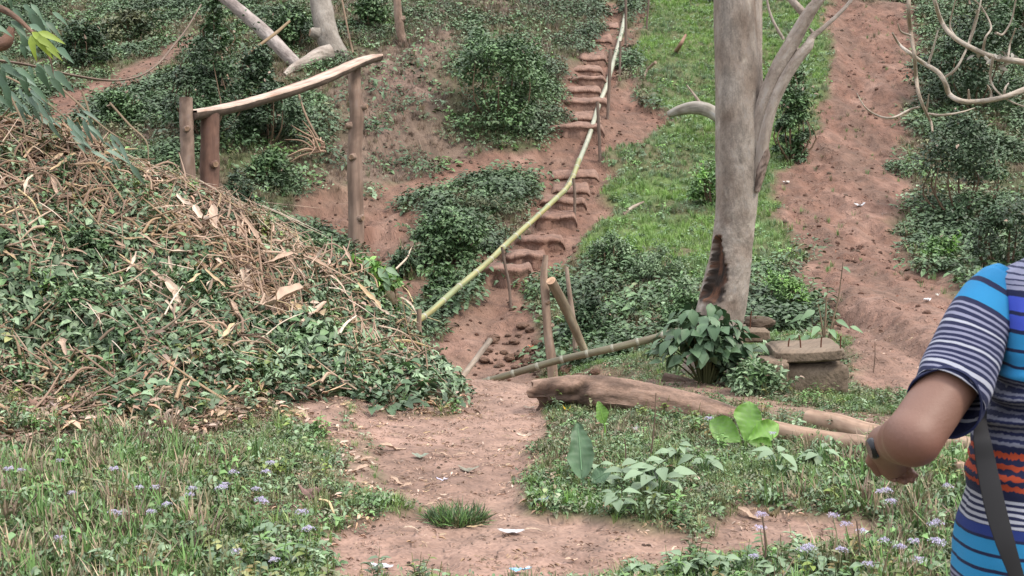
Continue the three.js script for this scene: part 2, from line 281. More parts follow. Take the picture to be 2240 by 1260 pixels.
function groundColour(x, z, o) {
  const d = -z, n1 = fbm(x * 1.3, z * 1.3, 21, 4), n2 = fbm(x * 5, z * 5, 31, 3), n3 = fbm(x * 17, z * 17, 41, 2);
  let veg = mixc(SOIL, MOSS, clamp(0.55 + n1 * 1.3 + n2 * 0.4));
  veg = mixc(veg, TURF, o.grass * clamp(0.65 + n1 * 0.8));
  veg = mixc(veg, DRY, o.mound * clamp(0.5 + n2 * 0.9));
  veg = mixc(veg, BARE, o.bank * clamp(0.85 + n1)); if (d > 13) veg = mixc(veg, C(0.17, 0.12, 0.095), clamp(0.3 - 1.6 * n1) * (1 - o.grass));
  if (d < 11 && !o.mound) veg = mixc(veg, mixc(DRY, TURF, clamp(0.35 + n1)), 0.35);
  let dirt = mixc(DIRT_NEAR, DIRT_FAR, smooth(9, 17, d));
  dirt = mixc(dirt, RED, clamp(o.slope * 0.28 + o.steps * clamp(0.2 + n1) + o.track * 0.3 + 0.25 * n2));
  dirt = mixc(dirt, DRY, clamp(0.25 + n1 * 1.2) * (0.5 - 0.3 * o.slope));
  const streak = fbm(x * 2.4, z * 0.4, 51, 4), pat = fbm(x * 2.1 + 3, z * 1.7, 57, 4);
  dirt = mixc(dirt, DAMP, clamp(o.slope * (0.25 + 2.2 * streak) + 1.5 * pat - 0.1) * 0.75); dirt = mixc(dirt, mulc(DIRT_NEAR, 1.12), clamp(-1.6 * pat - 0.25 - 0.6 * streak * o.slope) * 0.7);
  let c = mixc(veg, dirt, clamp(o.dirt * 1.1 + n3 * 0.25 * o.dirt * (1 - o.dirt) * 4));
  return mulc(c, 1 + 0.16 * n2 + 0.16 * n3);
}
const grainMap = tile(512, (u, v) => {
  const n = pfbm(u, v, 12, 12, 5, 3), f = pnoise(u * 128, v * 128, 128, 128, 5), p = pnoise(u * 60, v * 60, 60, 60, 9);
  let k = 0.72 + 0.36 * n + 0.16 * (f - 0.5); if (p > 0.86) k += (p - 0.86) * 1.6; if (p < 0.12) k -= (0.12 - p) * 1.8; return [k, k * 0.99, k * 0.97];
}, true);
const grainBump = tile(512, (u, v) => { const n = pfbm(u, v, 10, 10, 6, 13), p = pnoise(u * 60, v * 60, 60, 60, 9), k = n * 0.75 + Math.max(0, p - 0.7) * 0.8; return [k, k, k]; });
const earthMat = new THREE.MeshStandardMaterial({ vertexColors: true, map: grainMap, bumpMap: grainBump, bumpScale: 0.05, roughness: 0.96 });
earthMat.name = 'earth';
{
  const pos = new Float32Array(NX * NZ * 3), col = new Float32Array(NX * NZ * 3), uv = new Float32Array(NX * NZ * 2), idx = new Uint32Array((NX - 1) * (NZ - 1) * 6);
  let q = 0;
  for (let j = 0; j < NZ; j++) for (let i = 0; i < NX; i++) {
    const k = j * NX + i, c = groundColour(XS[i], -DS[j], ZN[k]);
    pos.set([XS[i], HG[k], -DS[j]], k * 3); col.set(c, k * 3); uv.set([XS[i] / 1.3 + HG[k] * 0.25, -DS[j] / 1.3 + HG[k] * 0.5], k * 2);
    if (i < NX - 1 && j < NZ - 1) { const a = k, b = k + 1, e = k + NX, f = k + NX + 1; idx.set((i + j) & 1 ? [a, b, e, b, f, e] : [a, b, f, a, f, e], q); q += 6; }
  }
  const g = new THREE.BufferGeometry(); g.setAttribute('position', new THREE.BufferAttribute(pos, 3)); g.setAttribute('color', new THREE.BufferAttribute(col, 3)); g.setAttribute('uv', new THREE.BufferAttribute(uv, 2)); g.setIndex(new THREE.BufferAttribute(idx, 1)); g.computeVertexNormals();
  const m = new THREE.Mesh(g, earthMat); m.name = 'ground'; scene.add(m); tag(m, 'reddish dirt path, gully and green hillside', null, null, 'structure');
}
const zoneAt = (x, z) => { const i = find(XS, x), j = find(DS, -z); return ZN[j * NX + i]; };
const slopeN = (x, z) => new V3(H(x - 0.15, z) - H(x + 0.15, z), 0.3, H(x, z - 0.15) - H(x, z + 0.15)).normalize();

// ───────────────────────── materials ─────────────────────────
const std = (o) => new THREE.MeshStandardMaterial({ roughness: 0.85, ...o });
const leafMat = std({ vertexColors: true, side: THREE.DoubleSide, roughness: 0.52 }); leafMat.name = 'leaf';
const dryMat = std({ vertexColors: true, side: THREE.DoubleSide, roughness: 0.8 }); dryMat.name = 'dry leaf';
const glowLeaf = new THREE.MeshPhysicalMaterial({ vertexColors: true, side: THREE.DoubleSide, roughness: 0.55, transmission: 0.35, thickness: 0 }); glowLeaf.name = 'young leaf';
const barkBump = tile(512, (u, v) => { const n = pfbm(u, v, 20, 6, 5, 23), m = pfbm(u, v, 40, 8, 4, 29), k = n * 0.6 + m * 0.4; return [k, k, k]; });
const barkMap = tile(512, (u, v) => { const n = pfbm(u, v, 14, 5, 5, 33), m = pfbm(u, v, 30, 16, 3, 39), f = pnoise(u * 150, v * 90, 150, 90, 3); const k = 0.66 + 0.36 * n + 0.2 * m + 0.14 * (f - 0.5); return [k, k * 0.985, k * 0.965]; }, true);
const barkMat = std({ vertexColors: true, map: barkMap, bumpMap: barkBump, bumpScale: 0.02, roughness: 0.9 }); barkMat.name = 'bark';
const woodMap = tile(256, (u, v) => { const n = pfbm(u, v, 24, 3, 4, 43), m = pfbm(u, v, 6, 6, 3, 47), k = 0.6 + 0.42 * n + 0.22 * m; return [k, k * 0.98, k * 0.95]; }, true);
const woodBump = tile(256, (u, v) => { const k = pfbm(u, v, 24, 4, 4, 43); return [k, k, k]; });
const woodMat = std({ vertexColors: true, map: woodMap, bumpMap: woodBump, bumpScale: 0.006, roughness: 0.88 }); woodMat.name = 'wood';
const bambooMat = std({ vertexColors: true, map: woodMap, roughness: 0.5 }); bambooMat.name = 'bamboo';
const concreteMap = tile(512, (u, v) => { const n = pfbm(u, v, 5, 5, 6, 53), f = pnoise(u * 120, v * 120, 120, 120, 57), s = pfbm(u, v, 3, 12, 4, 59), k = 0.6 + 0.45 * n + 0.12 * (f - 0.5); const moss = smooth(0.56, 0.7, s); return [k * (1 - 0.2 * moss), k * (0.98 - 0.12 * moss), k * (0.95 - 0.25 * moss)]; }, true);
const concreteBump = tile(512, (u, v) => { const k = pfbm(u, v, 18, 18, 5, 61); return [k, k, k]; });
const concreteMat = std({ color: new THREE.Color(0.82, 0.8, 0.76), vertexColors: true, map: concreteMap, bumpMap: concreteBump, bumpScale: 0.015, roughness: 0.95 }); concreteMat.name = 'concrete';
const rustMat = std({ color: new THREE.Color(0.11, 0.045, 0.025), roughness: 0.9 });
const paperMat = std({ vertexColors: true, side: THREE.DoubleSide, roughness: 0.4 });

// ───────────────────────── earth steps ─────────────────────────
const stairs = new THREE.Group(); stairs.name = 'earth_stairs'; scene.add(stairs); tag(stairs, 'steps cut into the reddish earth slope beside the bamboo handrail', null, null, 'structure');
[ // riser foot: u, v, width in pixels, tread depth in metres, riser height
  [1108, 628, 100, 0.95, 0.2], [1148, 588, 84, 0.8, 0.15], [1180, 548, 96, 0.75, 0.14], [1216, 500, 80, 0.75, 0.15], [1230, 460, 92, 0.7, 0.12], [1248, 430, 74, 0.6, 0.08], [1256, 396, 92, 0.6, 0.07],
  [1258, 302, 110, 0.8, 0.17], [1268, 274, 80, 0.7, 0.1], [1276, 243, 98, 0.7, 0.15], [1272, 214, 78, 0.62, 0.12], [1278, 188, 84, 0.6, 0.13], [1280, 165, 68, 0.6, 0.1], [1292, 140, 62, 0.6, 0.09], [1314, 98, 46, 0.7, 0.07], [1334, 66, 36, 0.7, 0.06], [1342, 32, 32, 0.7, 0.05],
].forEach(([u, v, wpx, td, rise], i) => {
  const g = G(u, v), w = metres(wpx * 1.18, g), top = H(g.x, g.z) + rise * 1.35, N = 22, M = 9, mb = new MB(), rows = [];
  const yaw = Math.atan2(G(u + 12, v - 60).x - G(u, v).x, 3) * 0.7;
  const put = (s, t, y) => {                         // s across -1..1, t from lip (0) back to 1
    const bow = 0.05 * (s * s) * 1.3, x0 = s * w / 2, z0 = -(t * td) - bow + 0.16 * fbm(s * 2.2, i * 3.1, 7, 3);
    const x = g.x + x0 * Math.cos(yaw) + -z0 * Math.sin(yaw), z = g.z + z0 * Math.cos(yaw) + x0 * Math.sin(yaw) * 0.3;
    const n = fbm(x * 7, z * 7, y * 7 + i, 3) * 0.035 + 0.035 * fbm(s * 1.6, i * 5.3, 2, 2);
    const side = smooth(0.86, 1, Math.abs(s));
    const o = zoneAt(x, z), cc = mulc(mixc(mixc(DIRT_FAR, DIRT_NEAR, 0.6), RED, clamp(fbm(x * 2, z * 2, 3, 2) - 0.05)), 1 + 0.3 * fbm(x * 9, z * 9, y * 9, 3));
    const back = Math.max(0, H(g.x + Math.sin(-yaw) * -td, g.z - td) + 0.02 - top);
    return mb.v(x, y + n + (t > 0 ? back * Math.pow(clamp(t), 0.9) : 0) - side * (rise * 0.5 + 0.04), z, cc, x / 1.3, (z + y) / 1.3);
  };
  const prof = [[-0.02, -0.5], [-0.01, -rise * 1.2], [0.05, -rise * 0.9], [0.045, -rise * 0.5], [0.005, -0.05], [0.015, -0.02], [0.05, -0.003], [0.16, 0.004], [0.3, 0.004], [0.5, 0.0], [0.75, 0.0], [1, -0.03]];
  for (const [t, y] of prof) { const row = []; for (let a = 0; a <= N; a++) row.push(put(a / N * 2 - 1, t / 1, top + y)); rows.push(row); }
  for (let a = 0; a < rows.length - 1; a++) for (let b = 0; b < N; b++) mb.quad(rows[a][b], rows[a][b + 1], rows[a + 1][b + 1], rows[a + 1][b]);
  part('step', mb.geo(), earthMat, stairs);
});

// ───────────────────────── low vegetation and litter that nobody could count ─────────────────────────
function tuftGeo(n, seed) {                          // grass blades round a point, one unit tall
  const f = rngOf(seed), mb = new MB();
  for (let k = 0; k < n; k++) {
    const az = rr(0, 6.28, f), lean = rr(0.1, 0.75, f), h = rr(0.5, 1.05, f), w = rr(0.035, 0.06, f), o = dirOf(az, 0).multiplyScalar(rr(0, 0.28, f)), d = dirOf(az + rr(-0.6, 0.6, f), 0), s = new V3(d.z, 0, -d.x), c = mulc([1, 1, 1], rr(0.75, 1.2, f));
    const p = (t, q) => mb.v(o.x + d.x * lean * h * t * t + s.x * w * q, h * t * (1 - 0.25 * lean * t), o.z + d.z * lean * h * t * t + s.z * w * q, c);
    const a = p(0, -0.5), b = p(0, 0.5), e = p(0.5, -0.5), g = p(0.5, 0.5), tip = p(1, 0); mb.quad(a, b, g, e); mb.tri(e, g, tip);
  }
  return mb.geo();
}
function clumpGeo(n, seed, L, W, flat) {             // many small leaves on hidden stems within a unit mound
  const f = rngOf(seed), mb = new MB();
  for (let k = 0; k < n; k++) {
    const az = rr(0, 6.28, f), r = Math.sqrt(f()) * 0.95, y = (1 - r * r * 0.75) * Math.pow(f(), 0.6) * flat, b = new V3(Math.sin(az) * r, y, Math.cos(az) * r);
    const d = dirOf(az + rr(-1, 1, f), rr(-0.5, 0.7, f)), n2 = new V3(rr(-0.5, 0.5, f), 1, rr(-0.5, 0.5, f)); n2.addScaledVector(d, -n2.dot(d)).normalize();
    const l = L * rr(0.6, 1.25, f); leaf(mb, b, d, n2, l, l * W, mulc([1, 1, 1], rr(0.7, 1.25, f)), { bend: 0.25 });
  }
  return mb.geo();
}
function flakesGeo(n, seed) {                        // curled dry leaves and bits of stalk
  const f = rngOf(seed), mb = new MB();
  for (let k = 0; k < n; k++) {
    const az = rr(0, 6.28, f), r = Math.sqrt(f()), b = new V3(Math.sin(az) * r, rr(0.02, 0.12, f), Math.cos(az) * r), d = dirOf(rr(0, 6.28, f), rr(-0.25, 0.35, f)), n2 = perp(d, f); n2.y = Math.abs(n2.y) + 0.4; n2.addScaledVector(d, -n2.dot(d)).normalize();
    const l = rr(0.25, 0.7, f); leaf(mb, b, d, n2, l, l * rr(0.14, 0.4, f), mulc(mixc([1, 1, 1], [0.8, 0.66, 0.56], f()), rr(0.5, 1.25, f)), { bend: rr(-0.2, 0.5, f), fold: rr(0, 0.6, f) });
  }
  return mb.geo();
}
const M4 = new THREE.Matrix4(), Q1 = new THREE.Quaternion(), UP = new V3(0, 1, 0);
function scatter(name, label, geo, mat, list) {
  const m = new THREE.InstancedMesh(geo, mat, list.length), s = new V3(), col = new THREE.Color();
  list.forEach((e, i) => { const n = slopeN(e.x, e.z).lerp(UP, e.up ?? 0.4).normalize(); Q1.setFromUnitVectors(UP, n).multiply(new THREE.Quaternion().setFromAxisAngle(UP, e.a)); M4.compose(new V3(e.x, H(e.x, e.z) + (e.dy ?? 0), e.z), Q1, s.set(e.s, e.s * (e.h ?? 1), e.s)); m.setMatrixAt(i, M4); m.setColorAt(i, col.setRGB(...e.c)); });
  m.name = numbered(name); scene.add(m); return tag(m, label, null, null, 'stuff');
}
const GREEN = { bright: C(0.2, 0.38, 0.085), grass: C(0.15, 0.275, 0.085), mid: C(0.115, 0.205, 0.083), pale: C(0.215, 0.305, 0.18), dark: C(0.06, 0.106, 0.052), deep: C(0.038, 0.064, 0.034), olive: C(0.16, 0.17, 0.085), brown: C(0.25, 0.18, 0.135), straw: C(0.42, 0.325, 0.225) };
const S = rngOf(777);
const shade = (c, k = 0.3) => mulc(c, 1 + k * (S() * 2 - 1));
const lists = { tuft: [[], []], weed: [[], [], []], ivy: [[], []], litter: [[], []], stone: [], stick: [], stem: [[], []] };
const CHIP = [GREEN.straw, C(0.5, 0.385, 0.315), C(0.36, 0.265, 0.215), GREEN.brown];
const put = (list, e, s, c, k, more) => list.push({ ...e, s, c: shade(c, k), ...more });
function sow(x, z) {
  const d = -z, o = zoneAt(x, z), n = fbm(x * 1.1 + 5, z * 1.1, 61, 3), m = fbm(x * 3.7, z * 3.7, 71, 3), e = { x, z, a: rr(0, 6.28, S), up: 0.45, dy: -0.01 };
  const veg = 1 - clamp(o.dirt * 1.15), p = S(), two = (a) => a[S() < 0.5 ? 0 : 1];
  if (d < 13 && o.mound < 0.15 + 0.75 * S()) {                   // foreground turf
    if (p > veg * veg * 1.02) { const q = S(); if (q < 0.05) put(two(lists.litter), e, rr(0.02, 0.05, S), pick(CHIP, S), 0.3, { dy: 0 }); else if (q < 0.05 + 0.05 * clamp(m * 2)) put(lists.stone, e, rr(0.003, 0.011, S), pick([DIRT_NEAR, DRY, DIRT_NEAR, C(0.34, 0.27, 0.23)], S), 0.3, { dy: 0 }); else if (q < 0.13 && veg > 0.1) put(two(lists.tuft), e, rr(0.025, 0.05, S), GREEN.grass, 0.3); return; }
    const q = S(), green = clamp(0.5 + n * 1.7), left = smooth(0.2, -1.2, x), worn = clamp(0.5 + 1.5 * m - 0.9 * n);
    if (o.verge > 0.3 && S() < 0.6) { if (S() < 0.75) put(two(lists.litter), e, rr(0.03, 0.085, S), pick(CHIP, S), 0.4, { dy: 0.005 }); return; }
    if (o.mound > 0.02 && S() < 0.22 + 0.4 * o.mound) { put(two(lists.litter), e, rr(0.04, 0.11, S), pick(CHIP, S), 0.4, { dy: rr(0, 0.04, S) }); return; }
    if (S() < worn * (0.42 + 0.3 * left)) { if (S() < 0.5) put(two(lists.litter), e, rr(0.025, 0.06, S), pick(CHIP, S), 0.35, { dy: 0 }); return; }
    if (q < 0.42 + green * 0.16) put(two(lists.tuft), e, rr(0.035, 0.085, S) * (1 + 0.6 * Math.max(0, m)), mixc(S() < 0.2 + 0.22 * left ? mixc(GREEN.straw, GREEN.brown, S()) : GREEN.olive, S() < 0.5 ? GREEN.bright : GREEN.grass, green * (1 - 0.25 * left)), 0.3);
    else if (q < 0.94) put(lists.weed[Math.floor(S() * 3)], e, rr(0.024, 0.056, S) * (1 + 0.5 * Math.max(0, n)), mixc(pick([GREEN.pale, GREEN.mid, GREEN.grass, GREEN.dark, GREEN.pale], S), S() < 0.2 + 0.2 * left ? GREEN.brown : GREEN.mid, 0.4), 0.3, { h: rr(0.8, 1.6, S) });
    else put(two(lists.litter), e, rr(0.03, 0.07, S), pick(CHIP, S), 0.35, { dy: 0.01 });
  } else if (d < 13) {                               // mound
    if (o.dirt > 0.6 && S() < 0.8) return;
    const q = S(), high = smooth(8, 10, d);
    const lush = clamp(0.25 + 1.6 * n + 0.5 * smooth(-2.6, -1.2, x));
    if (q < 0.4 + m * 0.3 - 0.22 * lush) put(two(lists.litter), e, rr(0.05, 0.17, S), pick(CHIP, S), 0.45, { dy: rr(0, 0.09, S), up: 0.1 });
    else if (q < 0.44 + high * 0.14 + 0.1 * m - 0.22 * lush) put(lists.stick, e, rr(0.14, 0.5, S), pick([GREEN.straw, C(0.52, 0.42, 0.34), C(0.5, 0.385, 0.315), C(0.34, 0.25, 0.2)], S), 0.4, { dy: rr(0.02, 0.1, S), up: 0.1, h: rr(0.5, 1.2, S) });
    else if (q < 0.64 - 0.2 * lush) put(two(lists.tuft), e, rr(0.06, 0.16, S), S() < 0.45 ? mixc(GREEN.straw, GREEN.brown, S()) : pick([GREEN.olive, GREEN.grass], S), 0.35, { up: 0.1 });
    else if (n + 0.5 * m > -0.35) put(lists.weed[Math.floor(S() * 3)], e, rr(0.05, 0.13, S) * (1 + 0.35 * lush), mixc(pick([GREEN.pale, GREEN.mid, GREEN.dark, GREEN.dark, GREEN.pale], S), GREEN.dark, clamp(0.25 - n)), 0.35, { h: rr(0.9, 1.6, S), up: 0.2 });
  } else {                                           // hillside
    if (o.slope > 0.5) { const q = S(); if (q < 0.05) put(lists.litter[0], e, rr(0.05, 0.12, S), pick([DRY, RED, C(0.36, 0.25, 0.2)], S), 0.3, { dy: 0 }); else if (q < 0.05 + 0.16 * clamp(m * 1.5 + n)) put(lists.stone, e, rr(0.008, 0.035, S) * (1 + Math.max(0, m)), pick([DIRT_FAR, DRY, DIRT_FAR, mixc(RED, DIRT_FAR, 0.6)], S), 0.2, { dy: 0 }); else if (q < 0.175 && m > 0.1) put(two(lists.tuft), e, rr(0.06, 0.14, S), pick([GREEN.olive, GREEN.brown, GREEN.grass], S), 0.3); return; }
    if (p > veg * veg) { if (S() < 0.07) put(lists.stone, e, rr(0.01, 0.035, S), pick([DIRT_FAR, DRY, RED], S), 0.25, { dy: 0 }); return; }
    if (o.dull > 0.3 && S() < 0.62) { if (S() < 0.7) put(two(lists.tuft), e, rr(0.1, 0.24, S), pick([C(0.23, 0.19, 0.155), GREEN.olive, GREEN.brown, C(0.2, 0.2, 0.14)], S), 0.3); return; }
    if (o.bank > 0.18 && S() < 0.9) { if (S() < 0.32) put(two(lists.tuft), e, rr(0.06, 0.16, S), pick([C(0.2, 0.155, 0.125), GREEN.brown], S), 0.3); return; }
    if (o.grass > 0.4) {
      if (m + 0.5 * n < -0.28 && S() < 0.6) return;
      const q = S(), pale = clamp(0.5 - n * 1.4);
      if (q < 0.86) put(two(lists.tuft), e, rr(0.07, 0.16, S), mixc(C(0.235, 0.385, 0.095), pick([GREEN.grass, GREEN.olive, GREEN.pale], S), pale), 0.28);
      else put(lists.weed[Math.floor(S() * 3)], e, rr(0.06, 0.13, S), mixc(GREEN.mid, pick([GREEN.bright, GREEN.dark, GREEN.pale], S), clamp(0.5 + m)), 0.3);
    } else {
      const q = S(), dark = clamp(0.4 + n * 1.7), bare = clamp(0.35 - 1.5 * n + 0.9 * m);
      if (S() < bare * 0.95) { if (S() < 0.6) put(two(lists.tuft), e, rr(0.07, 0.2, S), mixc(GREEN.olive, GREEN.brown, S()), 0.35); return; }
      if (q < 0.28) put(two(lists.tuft), e, rr(0.09, 0.22, S), mixc(GREEN.olive, pick([GREEN.brown, GREEN.grass, GREEN.straw], S), 0.6), 0.35);
      else if (q < 0.62) put(lists.weed[Math.floor(S() * 3)], e, rr(0.09, 0.2, S), mixc(pick([GREEN.mid, GREEN.olive, GREEN.pale, GREEN.grass], S), GREEN.dark, dark * 0.8), 0.35);
      else if (q < 0.62 + 0.38 * dark) put(two(lists.ivy), e, rr(0.14, 0.36, S), mixc(GREEN.mid, GREEN.deep, 0.15 + 0.6 * dark), 0.35);
    }
  }
}
const strewn = (n, d0, d1) => { for (let k = 0; k < n; k++) { const d = Math.sqrt(lerp(d0 * d0, d1 * d1, S())), w = d * 0.44 + 0.7; sow(rr(-w, w, S), -d); } };
strewn(78000, 3.4, 9);
for (let k = 0; k < 3600; k++) { const d = rr(4.1, 6.6, S), x = (S() < 0.55 ? -1 : 1) * rr(0.3, 0.46, S) * d * (S() < 0.6 ? 1 : rr(0.5, 1, S)), o = zoneAt(x, -d), m = fbm(x * 2.2, d * 2.2, 91, 3); if (o.dirt > 0.4 || m < -0.08) continue; const e = { x, z: -d, a: rr(0, 6.28, S), up: 0.7, dy: -0.01 }; S() < 0.45 ? put(lists.tuft[S() < 0.5 ? 0 : 1], e, rr(0.09, 0.19, S), pick([GREEN.grass, GREEN.grass, GREEN.olive, GREEN.straw, GREEN.brown], S), 0.3) : put(lists.weed[Math.floor(S() * 3)], e, rr(0.035, 0.075, S), pick([GREEN.pale, GREEN.mid, GREEN.grass, GREEN.olive], S), 0.3, { h: rr(1.2, 2.4, S) }); } strewn(36000, 9, 13); strewn(105000, 13, 36);
for (let k = 0; k < 2600; k++) { const d = rr(4.2, 10.8, S), x = rr(-0.46, 0.46, S) * d, o = zoneAt(x, -d), m = fbm(x * 1.6, d * 1.6, 191, 3); if (o.dirt > 0.35 || m < -0.1) continue; put(lists.stem[S() < 0.55 ? 0 : 1], { x, z: -d, a: rr(0, 6.28, S), up: 0.75, dy: -0.01 }, rr(0.07, 0.16, S) * (o.mound > 0.5 ? 1.8 : 1), pick([GREEN.pale, GREEN.mid, GREEN.grass, GREEN.olive], S), 0.3); }
const stemGeo = (seed, dead) => { const f = rngOf(seed), mb = new MB(); for (let k = 0; k < 3; k++) { const b = new V3(rr(-0.2, 0.2, f), 0, rr(-0.2, 0.2, f)), t = b.clone().add(new V3(rr(-0.3, 0.3, f), rr(0.7, 1.1, f), rr(-0.3, 0.3, f))), m = b.clone().lerp(t, 0.5).add(new V3(rr(-0.06, 0.06, f), 0, rr(-0.06, 0.06, f))); rod(mb, [b, m, t], [0.018, 0.014, 0.008], { seg: 4, sub: 3, color: dead ? [0.9, 0.62, 0.45] : [0.8, 0.7, 0.5], cap: false }); for (let i = 0; i < (dead ? 3 : 9); i++) { const q = b.clone().lerp(t, rr(0.25, 1, f)), az = i * 2.4 + f(), d = dirOf(az, rr(-0.3, 0.6, f)), n = new V3(rr(-0.3, 0.3, f), 1, rr(-0.3, 0.3, f)); n.addScaledVector(d, -n.dot(d)).normalize(); const l = rr(0.16, 0.34, f); leaf(mb, q, d, n, l, l * rr(0.4, 0.65, f), mulc(dead ? [1, 0.75, 0.5] : [1, 1, 1], rr(0.7, 1.25, f)), { bend: 0.3 }); } } return mb.geo(); };
scatter('stemmed_weeds', 'taller leafy stemmed weeds standing in the turf and on the mound', stemGeo(31, false), leafMat, lists.stem[0]); scatter('stemmed_weeds', 'half dead brown stemmed weeds standing in the turf', stemGeo(33, true), leafMat, lists.stem[1]);
{ const st = new THREE.IcosahedronGeometry(1, 1), p = st.attributes.position, c = []; for (let i = 0; i < p.count; i++) { const v = new V3().fromBufferAttribute(p, i), s = 1 + 0.5 * vnoise(v.x * 1.7, v.y * 1.7, v.z * 1.7); p.setXYZ(i, v.x * s, v.y * 0.6 * s + 0.2, v.z * s); c.push(1, 1, 1); } st.setAttribute('color', new THREE.Float32BufferAttribute(c, 3)); const q = mergeVertices(st.deleteAttribute('normal')); q.computeVertexNormals(); scatter('gravel', 'crumbs of reddish earth strewn over the bare slope and path', q, earthMat, lists.stone); }
scatter('grass', 'short green and straw coloured grass over the clearing and hillside', tuftGeo(15, 1), leafMat, lists.tuft[0]);
scatter('grass', 'wispy grass among the weeds', tuftGeo(10, 2), leafMat, lists.tuft[1]);
scatter('ground_weeds', 'small leaved weeds covering the ground', clumpGeo(26, 3, 0.42, 0.55, 0.9), leafMat, lists.weed[0]);
scatter('ground_weeds', 'low broad leaved weeds covering the ground', clumpGeo(18, 4, 0.56, 0.7, 0.8), leafMat, lists.weed[1]);
scatter('ground_weeds', 'fine leaved weeds covering the ground', clumpGeo(34, 5, 0.34, 0.4, 1.1), leafMat, lists.weed[2]);
scatter('undergrowth', 'dark creepers over the bank', clumpGeo(46, 6, 0.24, 0.62, 0.7), leafMat, lists.ivy[0]);
scatter('undergrowth', 'dark leafy undergrowth over the bank', clumpGeo(34, 7, 0.3, 0.55, 0.9), leafMat, lists.ivy[1]);
scatter('leaf_litter', 'dry leaves and chips strewn over the ground', flakesGeo(9, 8), dryMat, lists.litter[0]);
{ const f = rngOf(12), mb = new MB(); for (let k = 0; k < 5; k++) { const b = new V3(rr(-0.3, 0.3, f), rr(0.02, 0.2, f), rr(-0.3, 0.3, f)), d = dirOf(rr(0, 6.28, f), rr(-0.15, 0.75, f)), L = rr(0.4, 1.1, f), s = perp(d, f); rod(mb, [b.clone().addScaledVector(d, -L / 2), b.clone().addScaledVector(s, rr(-0.08, 0.08, f)), b.clone().addScaledVector(d, L / 2)], [0.022, 0.018, 0.008].map((q) => q * rr(0.6, 1.4, f)), { seg: 5, sub: 3, color: mulc([1, 0.9, 0.82], rr(0.6, 1.2, f)) }); } scatter('dead_stalks', 'tangled broken dead stalks heaped on the mound', mb.geo(), dryMat, lists.stick); }
scatter('leaf_litter', 'dry broken stalks and leaf scraps strewn over the ground', flakesGeo(12, 9), dryMat, lists.litter[1]);

